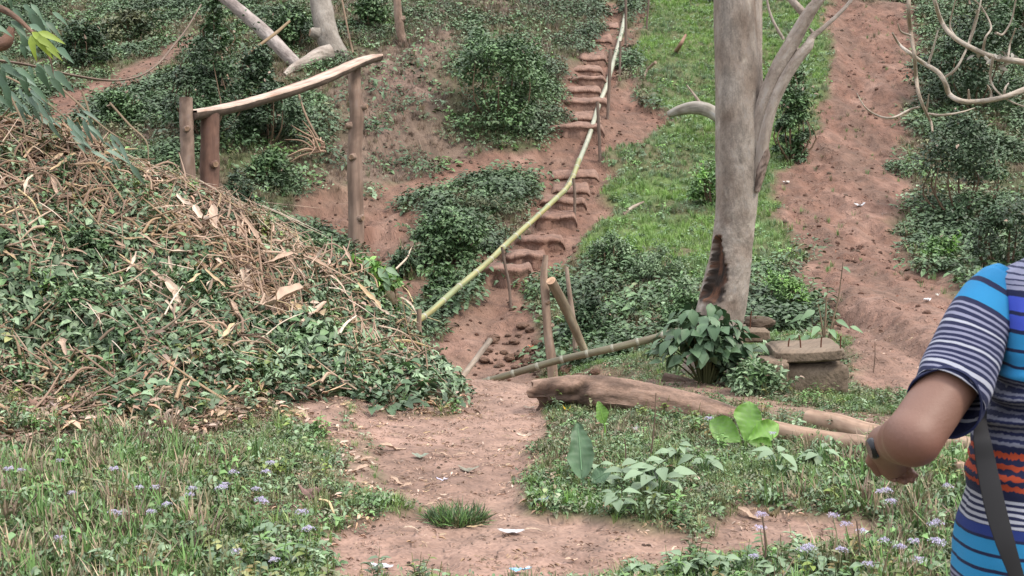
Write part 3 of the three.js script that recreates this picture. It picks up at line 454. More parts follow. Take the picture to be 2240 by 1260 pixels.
// ───────────────────────── the big tree ─────────────────────────
const T = rngOf(4242);
const uvd = (d, ...a) => { const out = []; for (let k = 0; k < a.length; k += 2) out.push(P(a[k], a[k + 1], d)); return out; };
const rel = (pts, o) => pts.map((p) => p.clone().sub(o));
{
  const d = 10.8, foot = G(1568, 810), k = d / FOCAL / 2;
  const o = thing('grey_tree', 'stout smooth grey tree trunk with a dark scar and a forking limb', 'tree', foot);
  const line = [[1562, 850, 150], [1566, 790, 128], [1570, 720, 108], [1583, 650, 104], [1594, 590, 95], [1601, 540, 89], [1607, 490, 88], [1612, 420, 92], [1614, 340, 98], [1614, 250, 98], [1612, 150, 95], [1608, 50, 92], [1604, -60, 88], [1598, -260, 80], [1590, -500, 66], [1580, -760, 46]];
  const pts = line.map((l) => P(l[0], l[1], d)), rad = line.map((l) => l[2] * k), mb = new MB();
  const curve = new THREE.CatmullRomCurve3(pts, false, 'centripetal');
  const scarAt = (v) => { let best = 0, bd = 1e9; for (let t = 0; t <= 1; t += 0.002) { const q = curve.getPoint(t), e = Math.abs(q.y - P(1600, v, d).y); if (e < bd) { bd = e; best = t; } } return best; };
  const s0 = scarAt(660), s1 = scarAt(525);
  const FACE = 1.2;                                 // the angle of the side turned to the path
  let faceTh = null;
  const scar = (t, th) => { const f = (t - s0) / (s1 - s0); if (f < -0.3 || f > 1.3) return 0; const mid = faceTh + 0.16 * Math.sin(f * 5), w = 0.8 * (1 - 0.55 * f) * (1 + 0.35 * fbm(t * 160, th * 2.5, 3, 3)); let a = Math.atan2(Math.sin(th - mid), Math.cos(th - mid)); return smooth(w, w * 0.5, Math.abs(a)) * smooth(-0.12, 0.1, f) * smooth(1.12, 0.9, f); };
  // which way round is the scar: the side of the trunk at screen left, a little towards the lens
  { const q = curve.getPoint((s0 + s1) / 2), Tn = curve.getTangent((s0 + s1) / 2), T0 = curve.getTangent(0); let side = new V3(0, 0, 1).cross(T0).normalize(); side.addScaledVector(Tn, -side.dot(Tn)).normalize(); const up = new V3().crossVectors(Tn, side).normalize(), want = new V3(-0.78, 0, 0.62); faceTh = Math.atan2(want.dot(up), want.dot(side)); }
  const GREY = C(0.315, 0.282, 0.258), WARM = C(0.22, 0.175, 0.148), CHAR = C(0.035, 0.026, 0.022), RUSTY = C(0.17, 0.075, 0.042);
  rod(mb, rel(pts, foot), rad, {
    seg: 72, sub: 16, wobble: 0.05, freq: 5, seed: 2,
    dispFn: (t, th, r) => -r * 0.42 * scar(t, th) + r * 0.16 * smooth(0.04, 0.4, scar(t, th)) * smooth(0.75, 0.4, scar(t, th)) + r * 0.14 * smooth(0.12, 0, t) * Math.max(0, Math.cos(th * 4 + 1)),
    colorFn: (t, th) => {
      let c = mixc(GREY, WARM, clamp(0.42 + 1.2 * fbm(t * 22, th * 1.1, 5, 4) + 0.35 * smooth(0.25, 0.1, t)));
      c = mulc(c, 1 + 0.26 * fbm(t * 110, Math.cos(th) * 5, Math.sin(th) * 5, 4));
      const b = smooth(0.28, 0.55, fbm(t * 40 + 7, th * 2.3, 15, 3)); c = mixc(c, C(0.45, 0.41, 0.37), b * 0.6);
      const s = scar(t, th); return s > 0.05 ? mixc(c, mixc(CHAR, RUSTY, clamp(0.3 + 1.5 * fbm(t * 34, th * 6, 11, 3))), smooth(0.05, 0.35, s)) : c;
    },
  });
  part('trunk', mb.geo(), barkMat, o);
  const limbCol = (seed) => (t, th) => mulc(mixc(C(0.42, 0.37, 0.34), WARM, clamp(0.25 + fbm(t * 14, th, seed, 3))), 1 + 0.2 * fbm(t * 80, th * 2, seed, 2));
  const limb = (name, dd, list, widths, seed, seg = 16) => { const m = new MB(); const ps = []; for (let i = 0; i < list.length; i += 3) ps.push(P(list[i], list[i + 1], dd + list[i + 2])); rod(m, rel(ps, foot), widths.map((w) => w * k), { seg, sub: 8, wobble: 0.09, freq: 7, seed, colorFn: limbCol(seed) }); return part(name, m.geo(), barkMat, o); };
  limb('limb', d, [1640, 420, 0.02, 1652, 330, -0.02, 1658, 250, -0.02, 1654, 150, 0, 1655, 60, 0, 1656, -80, 0, 1662, -300, 0.1], [36, 40, 32, 27, 26, 24, 18], 3);
  const a = limb('limb', d, [1645, 380, -0.05, 1660, 290, -0.1, 1676, 215, -0.15, 1704, 145, -0.2, 1738, 85, -0.25, 1768, 32, -0.3, 1800, -12, -0.35, 1850, -90, -0.4], [34, 38, 36, 34, 32, 28, 20, 14], 4);
  const b = limb('limb', d, [1650, 420, -0.08, 1666, 330, -0.14, 1686, 240, -0.18, 1712, 180, -0.22, 1745, 128, -0.26, 1768, 100, -0.28, 1776, 82, -0.28, 1800, 62, -0.3, 1850, 15, -0.32, 1890, -40, -0.34], [18, 26, 26, 26, 24, 22, 14, 10, 8, 6], 5);
  const twig = (parent, list, w) => { const m = new MB(), ps = []; for (let i = 0; i < list.length; i += 2) ps.push(P(list[i], list[i + 1], d - 0.26)); rod(m, rel(ps, foot), w.map((x) => x * k), { seg: 8, sub: 6, wobble: 0.1, seed: list[0], colorFn: limbCol(list[0]) }); const q = m.geo(); return part('branch', q, barkMat, parent); };
  twig(a, [1764, 36, 1742, 12, 1722, -12, 1700, -60], [18, 16, 13, 9]);
  twig(a, [1714, 86, 1694, 52, 1682, 20, 1674, -30], [7, 6, 5, 4]);
  twig(b, [1776, 90, 1778, 72, 1770, 62], [10, 8, 5]);
  twig(b, [1745, 118, 1742, 100, 1734, 92], [7, 6, 4]);
  const kn = new MB(); rod(kn, rel(uvd(d - 0.14, 1656, 420, 1664, 380, 1672, 340, 1674, 300), foot), [10 * k, 20 * k, 26 * k, 12 * k], { seg: 14, sub: 6, wobble: 0.35, freq: 18, seed: 9, colorFn: (t, th) => mixc(C(0.3, 0.23, 0.2), C(0.08, 0.055, 0.045), clamp(0.4 + fbm(t * 20, th * 3, 4) * 2)) });
  part('bark_flap', kn.geo(), barkMat, o, 'dark peeling bark under the fork');
  // boughs above the picture
  for (let n = 0; n < 5; n++) { const m = new MB(), q = P(1600 - n * 5, -180 - n * 110, d), az = n * 1.9 + 0.5, e = dirOf(az, 0.5); rod(m, rel([q, q.clone().addScaledVector(e, 0.9), q.clone().addScaledVector(e, 2.1).add(new V3(0, 0.5, 0))], foot), [0.07, 0.05, 0.015], { seg: 8, colorFn: limbCol(n + 20) }); part('limb', m.geo(), barkMat, o); }
}

// ───────────────────────── bare tree reaching in from the right ─────────────────────────
{
  const d = 7.2, k = d / FOCAL / 2, foot = drop(P(2560, 700, d).x, P(2560, 700, d).z, -0.1);
  const o = thing('bare_tree', 'leafless pale curving branches hanging in at the upper right', 'tree', foot);
  const col = (dark) => (t, th) => mulc(mixc(C(0.47, 0.42, 0.37), C(0.25, 0.2, 0.15), clamp(dark + fbm(t * 9, th, d, 3))), 1 + 0.15 * fbm(t * 60, th * 2, 3, 2));
  const br = (name, parent, list, w, dark = 0.2, dd = 0) => { const m = new MB(), ps = []; for (let i = 0; i < list.length; i += 2) ps.push(P(list[i], list[i + 1], d + dd + 0.08 * Math.sin(i * 1.3 + list[0]))); rod(m, rel(ps, foot), w.map((x) => x * k), { seg: 8, sub: 7, wobble: 0.1, freq: 14, seed: list[0] % 97, colorFn: col(dark) }); return part(name, m.geo(), barkMat, parent); };
  const tm = new MB(); const tp = [foot.clone().add(new V3(0, -0.1, 0)), P(2550, 450, d), P(2530, 150, d), P(2540, -150, d), P(2500, -500, d)]; rod(tm, rel(tp, foot), [0.17, 0.13, 0.11, 0.09, 0.04], { seg: 14, sub: 8, wobble: 0.08, colorFn: col(0.4) }); part('trunk', tm.geo(), barkMat, o);
  const b1 = br('branch', o, [2535, 170, 2400, 175, 2290, 148, 2225, 134, 2170, 124, 2125, 105, 2085, 80, 2060, 48, 2044, 0, 2030, -50], [36, 24, 16, 13, 12, 11, 10, 9, 8, 6]);
  for (const l of [[2118, 100, 2132, 60, 2146, 0, 2152, -40], [2172, 122, 2168, 180, 2195, 212, 2240, 233, 2300, 236], [2092, 84, 2078, 58, 2090, 0], [2150, 116, 2156, 82, 2168, 60, 2150, 20, 2120, -10], [2205, 130, 2210, 95, 2222, 62], [2178, 72, 2195, 74, 2212, 45, 2222, 0]]) br('twig', b1, l, [6, 5, 4, 3.4, 3], 0.25);
  const b2 = br('branch', o, [2540, 90, 2400, 130, 2300, 172, 2240, 196, 2190, 214, 2140, 222, 2100, 220, 2076, 205, 2066, 178, 2052, 158, 2020, 138, 1990, 116, 1968, 98, 1952, 72], [36, 22, 14, 12, 11, 11, 11, 11, 10, 10, 9, 8, 6, 4], 0.15);
  for (const l of [[2068, 168, 2090, 152, 2112, 112, 2124, 75, 2140, 20], [2030, 142, 2040, 110, 2052, 66], [2196, 212, 2198, 196, 2206, 182], [2168, 222, 2168, 204, 2160, 186], [2120, 222, 2119, 196]]) br('twig', b2, l, [6, 6, 5, 4, 3], 0.1);
  const b3 = br('hanging_twig', o, [2540, -140, 2300, -190, 2060, -140, 1994, -40, 1988, 20, 1992, 70, 2000, 120, 2004, 170, 2010, 205, 2022, 238, 2036, 266, 2040, 288], [18, 14, 11, 10, 9, 9, 8, 8, 7, 6, 5, 4], 0.75, -0.3);
  for (const l of [[1992, 78, 1972, 70, 1964, 52], [2010, 234, 1990, 240, 1950, 258, 1918, 252, 1892, 234, 1874, 204], [2024, 248, 2060, 252, 2100, 246, 2132, 236], [2026, 246, 2032, 206]]) br('twig', b3, l, [5, 5, 5, 4, 3, 2], 0.45, -0.3);
  const lm = new MB(); for (let n = 0; n < 16; n++) { const q = P(2130 + T() * 90, 108 + T() * 36, d).sub(foot); leaf(lm, q, dirOf(T() * 6.3, -0.5), perp(V3.prototype.set.call(new V3(), 0, 1, 0), T), 0.06, 0.028, mulc(C(0.33, 0.31, 0.27), 0.7 + T() * 0.6)); } part('dry_leaves', lm.geo(), dryMat, b1);
}

// ───────────────────────── rails, posts and stakes ─────────────────────────
const woodCol = (a, b, seed, f = 9) => (t, th) => mulc(mixc(a, b, clamp(0.45 + 1.1 * fbm(t * f, th * 1.2, seed, 3))), 1 + 0.22 * fbm(t * f * 8, th * 3, seed + 3, 2));
const BARKY = [C(0.27, 0.175, 0.14), C(0.15, 0.085, 0.065)], PALEWOOD = [C(0.42, 0.33, 0.27), C(0.27, 0.19, 0.145)], GREYWOOD = [C(0.36, 0.31, 0.27), C(0.22, 0.17, 0.135)];
function pole(name, label, cat, pts, rad, cols, o = {}) {
  const org = pts[0].clone(), m = new MB(); rod(m, rel(pts, org), rad, { seg: 16, sub: 10, wobble: 0.12, freq: 5, seed: Math.abs(Math.round(org.x * 37)) % 50, colorFn: woodCol(cols[0], cols[1], Math.round(org.z * 10) % 40), capColor: o.cap, ...o.rod });
  return o.knots || o.group2 ? (() => { const g = thing(name, label, cat, org, o.group); part(o.body ?? 'shaft', m.geo(), o.mat ?? woodMat, g); for (const [t, s] of o.knots ?? []) { const kq = new MB(), c = new THREE.CatmullRomCurve3(rel(pts, org)).getPoint(t), dd = new V3(...s).normalize(), r0 = Array.isArray(rad) ? rad[0] : rad; rod(kq, [c.clone().addScaledVector(dd, r0 * 0.5), c.clone().addScaledVector(dd, r0 * 1.05), c.clone().addScaledVector(dd, r0 * 1.3)], [r0 * 0.55, r0 * 0.42, r0 * 0.3], { seg: 10, wobble: 0.3, colorFn: woodCol(cols[0], cols[1], 7), capColor: C(0.3, 0.2, 0.14) }); part('knot', kq.geo(), o.mat ?? woodMat, g); } return g; })() : solo(name, m.geo(), o.mat ?? woodMat, label, cat, o.group, org);
}
const px = (w, d) => w * d / FOCAL / 2;
const CUT = C(0.42, 0.27, 0.18);
const down = (p, q = 0.25) => { const g = drop(p.x, p.z, -q); return g; };
const POSTS = 'posts under the sagging plank';
{ const d = 15.2; pole('wooden_post', 'taller left one of two thick bark covered posts above the mound', 'post', [down(P(412, 520, d)), P(412, 420, d), P(410, 330, d), P(408, 270, d), P(407, 214, d)], [px(34, d), px(33, d), px(31, d), px(30, d), px(29, d)], [C(0.27, 0.2, 0.17), C(0.15, 0.1, 0.08)], { cap: CUT, group: POSTS, knots: [[0.7, [0.3, 0, 1]]] }); }
{ const d = 15.5; pole('wooden_post', 'right of the two thick reddish posts above the mound, carrying the plank end', 'post', [down(P(459, 540, d)), P(459, 440, d), P(459, 340, d), P(460, 245, d)], [px(44, d), px(43, d), px(41, d), px(40, d)], [C(0.21, 0.12, 0.095), C(0.09, 0.052, 0.042)], { cap: CUT, group: POSTS, knots: [[0.6, [0.6, 0, 0.7]]] }); }
{ const d = 18.3; pole('wooden_post', 'tall crooked knotted post standing under the high end of the plank', 'post', [down(P(778, 545, d)), P(779, 480, d), P(777, 410, d), P(776, 340, d), P(779, 285, d), P(781, 240, d), P(776, 190, d), P(776, 142, d)], [px(38, d), px(34, d), px(34, d), px(33, d), px(32, d), px(33, d), px(28, d), px(27, d)], [C(0.31, 0.225, 0.19), C(0.17, 0.115, 0.092)], { cap: CUT, group: POSTS, knots: [[0.42, [-0.2, 0, 1]], [0.73, [1, 0.1, 0.3]], [0.6, [-0.9, 0, 0.5]], [0.15, [0.7, 0, 0.7]]] }); }
{ // the plank: a split, sagging half log
  const A = [[412, 246, 15.25], [470, 238, 15.6], [540, 222, 16.1], [620, 199, 16.6], [690, 175, 17.2], [750, 150, 17.8], [790, 132, 18.2], [822, 122, 18.5]].map((a) => P(...a)), o = thing('split_plank', 'long sagging split plank lying across the tops of three posts', 'plank', A[0].clone());
  const c = new THREE.CatmullRomCurve3(rel(A, A[0])), m = new MB(), top = new MB(), rows = [], trow = [];
  for (let a = 0; a <= 60; a++) {
    const t = a / 60, q = c.getPoint(t), Tn = c.getTangent(t), s = new V3().crossVectors(Tn, UP).normalize(), n = new V3().crossVectors(s, Tn).normalize(), w = lerp(0.15, 0.13, t) * (1 + 0.1 * fbm(t * 14, 3, 1)), hgt = lerp(0.1, 0.09, t) * (1 + 0.12 * fbm(t * 20, 8, 1)), row = [], tr = [];
    for (let b = 0; b <= 8; b++) { const th = Math.PI + b / 8 * Math.PI, x = Math.cos(th) * w, y = Math.sin(th) * hgt - 0.004; const cc = mulc(mixc(C(0.2, 0.15, 0.13), C(0.1, 0.075, 0.065), clamp(0.5 + fbm(t * 30, b, 3))), 1); row.push(m.v(q.x + s.x * x + n.x * y, q.y + s.y * x + n.y * y, q.z + s.z * x + n.z * y, cc, b * 0.03, t * 7)); }
    for (let b = 0; b <= 4; b++) { const x = (b / 4 * 2 - 1) * w, y = 0.022 + 0.006 * fbm(t * 50, b * 2, 4); const cc = mixc(C(0.55, 0.45, 0.4), C(0.4, 0.24, 0.19), clamp(0.3 + 0.9 * fbm(t * 22, b * 1.7, 6, 3) + (b < 1 ? 0.3 : 0))); tr.push([q.x + s.x * x + n.x * y, q.y + s.y * x + n.y * y, q.z + s.z * x + n.z * y, cc, b * 0.05, t * 7]); }
    // the sawn face stands as a thin slab on the rounded underside
    const edge = [0, 4].map((b) => { const e = tr[b]; return [e[0] - n.x * 0.026, e[1] - n.y * 0.026, e[2] - n.z * 0.026, e[3], e[4], e[5]]; });
    trow.push([edge[0], ...tr, edge[1]].map((e) => top.v(...e))); rows.push(row);
  }
  for (let a = 0; a < 60; a++) { for (let b = 0; b < 8; b++) m.quad(rows[a][b], rows[a + 1][b], rows[a + 1][b + 1], rows[a][b + 1]); for (let b = 0; b < trow[0].length - 1; b++) top.quad(trow[a][b], trow[a][b + 1], trow[a + 1][b + 1], trow[a + 1][b]); }
  for (const a of [0, 60]) { for (let b = 1; b < 8; b++) a ? m.tri(rows[a][0], rows[a][b], rows[a][b + 1]) : m.tri(rows[a][0], rows[a][b + 1], rows[a][b]); }
  part('underside', m.geo(), woodMat, o); part('sawn_face', top.geo(), woodMat, o, 'pale pinkish sawn upper face');
}
// bamboo handrail
function bamboo(label, pts, rad, c0, c1, nodes, group) {
  const o = thing('bamboo_pole', label, 'bamboo pole', pts[0].clone(), group), c = new THREE.CatmullRomCurve3(rel(pts, pts[0]), false, 'centripetal'), m = new MB();
  rod(m, rel(pts, pts[0]), rad, { seg: 14, sub: 14, wobble: 0.04, colorFn: (t, th) => mulc(mixc(c0(t), c1(t), clamp(0.5 + 1.2 * fbm(t * 10, th * 1.5, 5, 3))), 1 + 0.12 * fbm(t * 90, th * 3, 8, 2)) }); part('culm', m.geo(), bambooMat, o);
  for (let n = 0; n < nodes; n++) { const t = (n + 0.4) / nodes, q = c.getPointAt(t), Tn = c.getTangentAt(t), r = (Array.isArray(rad) ? lerp(rad[0], rad.at(-1), t) : rad), g = new MB(); rod(g, [q.clone().addScaledVector(Tn, -0.018), q.clone(), q.clone().addScaledVector(Tn, 0.018)], [r * 1.02, r * 1.2, r * 1.02], { seg: 12, sub: 2, color: C(0.36, 0.36, 0.3) }); part('node_ring', g.geo(), bambooMat, o); }
  return o;
}
{
  const A = [[905, 708, 13.9], [940, 683, 14.2], [1000, 630, 15.0], [1060, 580, 15.8], [1110, 532, 16.7], [1160, 487, 17.6], [1210, 440, 18.8], [1242, 408, 19.8], [1258, 375, 20.8], [1266, 350, 21.3]].map((a) => P(...a));
  bamboo('yellow green bamboo handrail pole at the lower end of the earth steps', A, [0.036, 0.038, 0.04], () => C(0.36, 0.31, 0.13), () => C(0.2, 0.27, 0.14), 15, 'bamboo poles of the handrail');
  const B = [[1236, 418, 19.9], [1256, 378, 20.9], [1272, 340, 21.7], [1288, 300, 22.9], [1300, 262, 23.9], [1312, 225, 24.9], [1326, 190, 25.8], [1338, 150, 26.8], [1350, 108, 28.1], [1360, 70, 29.3], [1368, 32, 30.5]].map((a) => P(...a));
  bamboo('pale grey green bamboo handrail pole climbing beside the upper earth steps', B, [0.04, 0.048, 0.048], () => C(0.38, 0.38, 0.31), () => C(0.26, 0.29, 0.22), 16, 'bamboo poles of the handrail');
}
const RAILSTAKE = 'thin stakes along the bamboo handrail';
for (const [label, d, w, ...uv] of [
  ['thin crooked stake tied to the low bamboo rail, its foot on the landing', 16.0, 9, 1118, 712, 1117, 670, 1113, 620, 1104, 575, 1098, 540],
  ['thin stake under the bend where the two bamboo poles meet', 19.7, 9, 1256, 500, 1257, 460, 1257, 420, 1254, 390],
  ['thin dark stake on the right of the handrail beside the middle of the steps', 22.3, 10, 1316, 402, 1314, 360, 1311, 300, 1307, 222],
  ['long dark stake crossing the bamboo handrail beside the upper steps', 24.4, 10, 1327, 312, 1330, 240, 1333, 170, 1335, 108],
  ['thin stake close behind the rail above the red earth bank', 26.4, 7, 1354, 216, 1356, 150, 1357, 90],
  ['stake at the very top of the bamboo handrail', 28.4, 8, 1370, 160, 1369, 90, 1369, 0, 1368, -60],
  ['slightly bent stake standing alone in the grass beside the small upper track', 29.6, 6, 1421, 100, 1415, 60, 1417, 30, 1421, -30],
]) { const pts = []; for (let i = 0; i < uv.length; i += 2) pts.push(P(uv[i], uv[i + 1], d)); pts[0] = down(pts[0], 0.15); pole('rail_stake', label, 'stake', pts, px(w * 0.72, d), [C(0.2, 0.15, 0.125), C(0.12, 0.085, 0.075)], { group: RAILSTAKE, rod: { seg: 8 } }); }
pole('rail_stake', 'short stake at the low end of the bamboo handrail, in weeds', 'stake', [down(P(922, 830, 13.7)), P(922, 770, 13.7), P(917, 720, 13.7), P(917, 676, 13.7)], px(11, 13.7), [C(0.3, 0.23, 0.18), C(0.2, 0.14, 0.11)], { group: RAILSTAKE, cap: CUT });
{ const d = 12.6;
  pole('support_post', 'crooked upright grey brown post standing in front of the steps', 'post', [down(P(1212, 850, d), 0.3), P(1208, 800, d), P(1200, 740, d), P(1196, 690, d), P(1192, 640, d), P(1190, 600, d), P(1194, 558, d)], [px(23, d), px(22, d), px(20, d), px(19, d), px(19, d), px(16, d), px(11, d)], [C(0.36, 0.27, 0.22), C(0.2, 0.14, 0.11)], { cap: CUT, knots: [[0.6, [0.4, 0, 0.8]], [0.42, [1, 0.2, 0]]] });
  pole('leaning_log', 'short log leaning against the crooked upright post with its round sawn end facing out', 'log', [P(1281, 772, 13.0), P(1262, 730, 12.9), P(1240, 680, 12.75), P(1205, 614, 12.45)], [px(16, d), px(20, d), px(22, d), px(22, d)], [C(0.34, 0.29, 0.22), C(0.2, 0.15, 0.11)], { cap: C(0.55, 0.36, 0.25) });
  pole('support_post', 'thin straight post standing behind the leaning log', 'post', [down(P(1262, 775, 13.4)), P(1256, 720, 13.4), P(1247, 650, 13.4), P(1239, 584, 13.4)], [px(12, d), px(12, d), px(11, d), px(9, d)], [C(0.36, 0.28, 0.24), C(0.23, 0.17, 0.14)], { cap: CUT });
  bamboo('long dark green pole lying slantwise across the gully from the path to the tree', [[1050, 838, 12.2], [1130, 815, 12.1], [1230, 786, 12.0], [1330, 764, 11.9], [1420, 742, 11.8], [1480, 726, 11.7], [1540, 714, 11.6]].map((a) => P(...a)), [0.034, 0.036, 0.034], () => C(0.25, 0.24, 0.16), () => C(0.14, 0.12, 0.085), 9);
  pole('wooden_stick', 'short pale stick leaning out of the gully beside the path crest', 'stick', [P(1002, 838, 11.4), P(1035, 793, 11.8), P(1072, 744, 12.3)], px(13, 11.6), GREYWOOD, { cap: CUT });
}
// hill wood
{ const d = 23.6, q = G(1470, 262), m = new MB(), pts = [P(1462, 250, 23.5), P(1485, 242, 23.4), P(1515, 236, 23.3), P(1545, 240, 23.2), P(1575, 258, 23), P(1600, 285, 22.6)];
  pole('arched_log', 'pale bleached log arching out of the grass beside the big tree trunk', 'log', pts, [px(14, d), px(22, d), px(28, d), px(30, d), px(28, d), px(20, d)], [C(0.4, 0.38, 0.36), C(0.22, 0.2, 0.17)], { rod: { squash: 0.8 } });
  pole('dry_branch', 'thin bare branch standing off the arched log', 'branch', [P(1538, 235, 23.2), P(1522, 212, 23.3), P(1502, 186, 23.4)], [px(7, d), px(6, d), px(3, d)], GREYWOOD);
  pole('dry_branch', 'grey stick lying at the edge of the steps in bright grass', 'branch', [G(1362, 470), G(1385, 462).add(new V3(0, 0.06, 0)), G(1408, 452).add(new V3(0, 0.08, 0))], [px(9, 19.5), px(10, 19.5), px(4, 19.5)], GREYWOOD);
  pole('dry_branch', 'short pale stick upright in the grass above the red bank', 'branch', [G(1408, 176), G(1416, 165).add(new V3(0, 0.12, 0)), P(1434, 136, 26.4)], [px(6, 26), px(6, 26), px(7, 26)], PALEWOOD);
  pole('dry_branch', 'brown broken stick in the high grass left of the trunk', 'branch', [G(1478, 114), P(1490, 95, 27.6), P(1500, 76, 27.8)], [px(10, 27), px(9, 27), px(5, 27)], [C(0.33, 0.2, 0.15), C(0.2, 0.12, 0.09)]); }
{ const d = 24; const o = pole('fallen_tree', 'grey bare trunk slanting down across the upper left, its foot on the bank', 'trunk', [P(655, 148, 23.8), P(625, 118, 24), P(580, 72, 24.4), P(530, 28, 24.8), P(480, -14, 25.2), P(420, -70, 25.8)], [px(26, d), px(30, d), px(30, d), px(28, d), px(26, d), px(24, d)], [C(0.4, 0.36, 0.35), C(0.24, 0.2, 0.19)], { mat: barkMat });
  pole('leaning_tree', 'broad grey trunk behind the top of the sagging plank with a pale kneed root', 'tree', [down(P(748, 185, 24.6), 0.4), P(738, 130, 24.5), P(716, 80, 24.6), P(706, 30, 24.8), P(698, -40, 25), P(690, -160, 25.3)], [px(62, d), px(56, d), px(52, d), px(50, d), px(48, d), px(44, d)], [C(0.31, 0.285, 0.26), C(0.2, 0.18, 0.16)], { mat: barkMat, knots: [[0.4, [-1, 0.2, 0.4]]], body: 'trunk' });
  pole('bare_root', 'pale kneed root reaching left from the broad grey trunk', 'root', [P(724, 116, 24.1), P(700, 122, 24), P(672, 135, 23.8), P(640, 150, 23.6), P(622, 164, 23.4)], [px(40, d), px(36, d), px(28, d), px(18, d), px(10, d)], [C(0.5, 0.45, 0.41), C(0.33, 0.28, 0.25)], { mat: barkMat });
  pole('thin_tree', 'slim brown tree trunk on the bank top right of the plank', 'tree', [down(P(885, 110, 25.2), 0.2), P(876, 70, 25.2), P(870, 20, 25.2), P(868, -60, 25.3)], [px(26, d), px(20, d), px(18, d), px(16, d)], [C(0.3, 0.22, 0.18), C(0.19, 0.13, 0.1)], { mat: barkMat, knots: [[0.5, [1, 0.6, 0]]], body: 'trunk' });
  pole('dry_branch', 'thin pale branch slanting through leaves under the slanting grey trunk', 'branch', [P(512, 145, 23), P(550, 112, 23), P(600, 75, 23.2), P(634, 46, 23.4)], [px(4, d), px(6, d), px(7, d), px(5, d)], [C(0.4, 0.3, 0.2), C(0.25, 0.18, 0.12)]);
}
for (const [label, d, w, ...uv] of [
  ['thin root hanging from the bank under the plank, ending at a tuft of dead twigs', 20.6, 5, 652, 200, 664, 240, 680, 275, 700, 310],
  ['thin root hanging at the left under the slanting grey trunk', 21.6, 4, 484, 118, 492, 150, 506, 190],
  ['long thin liana hanging behind the top of the tall crooked post', 22.4, 4, 742, -30, 756, 40, 764, 80, 772, 115],
]) { const pts = []; for (let i = 0; i < uv.length; i += 2) pts.push(P(uv[i], uv[i + 1], d)); pole('hanging_root', label, 'root', pts, px(w, d), [C(0.4, 0.3, 0.23), C(0.24, 0.17, 0.13)], { rod: { seg: 6 } }); }
{ // tuft of dead twigs on the left bank
  const q = P(700, 322, 20.5), o = thing('dead_twig_tuft', 'pale tuft of dead twigs on the shaded bank under the plank', 'twigs', q); 
  for (let n = 0; n < 14; n++) { const m = new MB(), e = dirOf(rr(3.2, 6.2, T), rr(-0.6, 1, T)), L = rr(0.25, 0.75, T); rod(m, [new V3(rr(-0.1, 0.1, T), rr(-0.08, 0.08, T), 0), e.clone().multiplyScalar(L * 0.5).add(new V3(0, 0.04, 0)), e.clone().multiplyScalar(L)], [0.02, 0.014, 0.006], { seg: 5, sub: 3, color: mulc(C(0.42, 0.29, 0.22), 0.7 + T() * 0.6) }); part('twig', m.geo(), woodMat, o); }
}
{ // vine slung over the left track
  const pts = [P(-260, 60, 9), P(-60, 122, 10.5), P(60, 142, 11.5), P(160, 165, 12.6), P(240, 176, 13.6), P(300, 168, 14.8), P(345, 140, 16.2), P(375, 105, 17.8), P(410, 60, 20), P(440, 10, 22)];
  pole('slung_vine', 'long dark vine sagging across the reddish track at upper left', 'vine', pts, px(6, 12), [C(0.17, 0.12, 0.09), C(0.1, 0.07, 0.055)], { rod: { seg: 6 } });
}

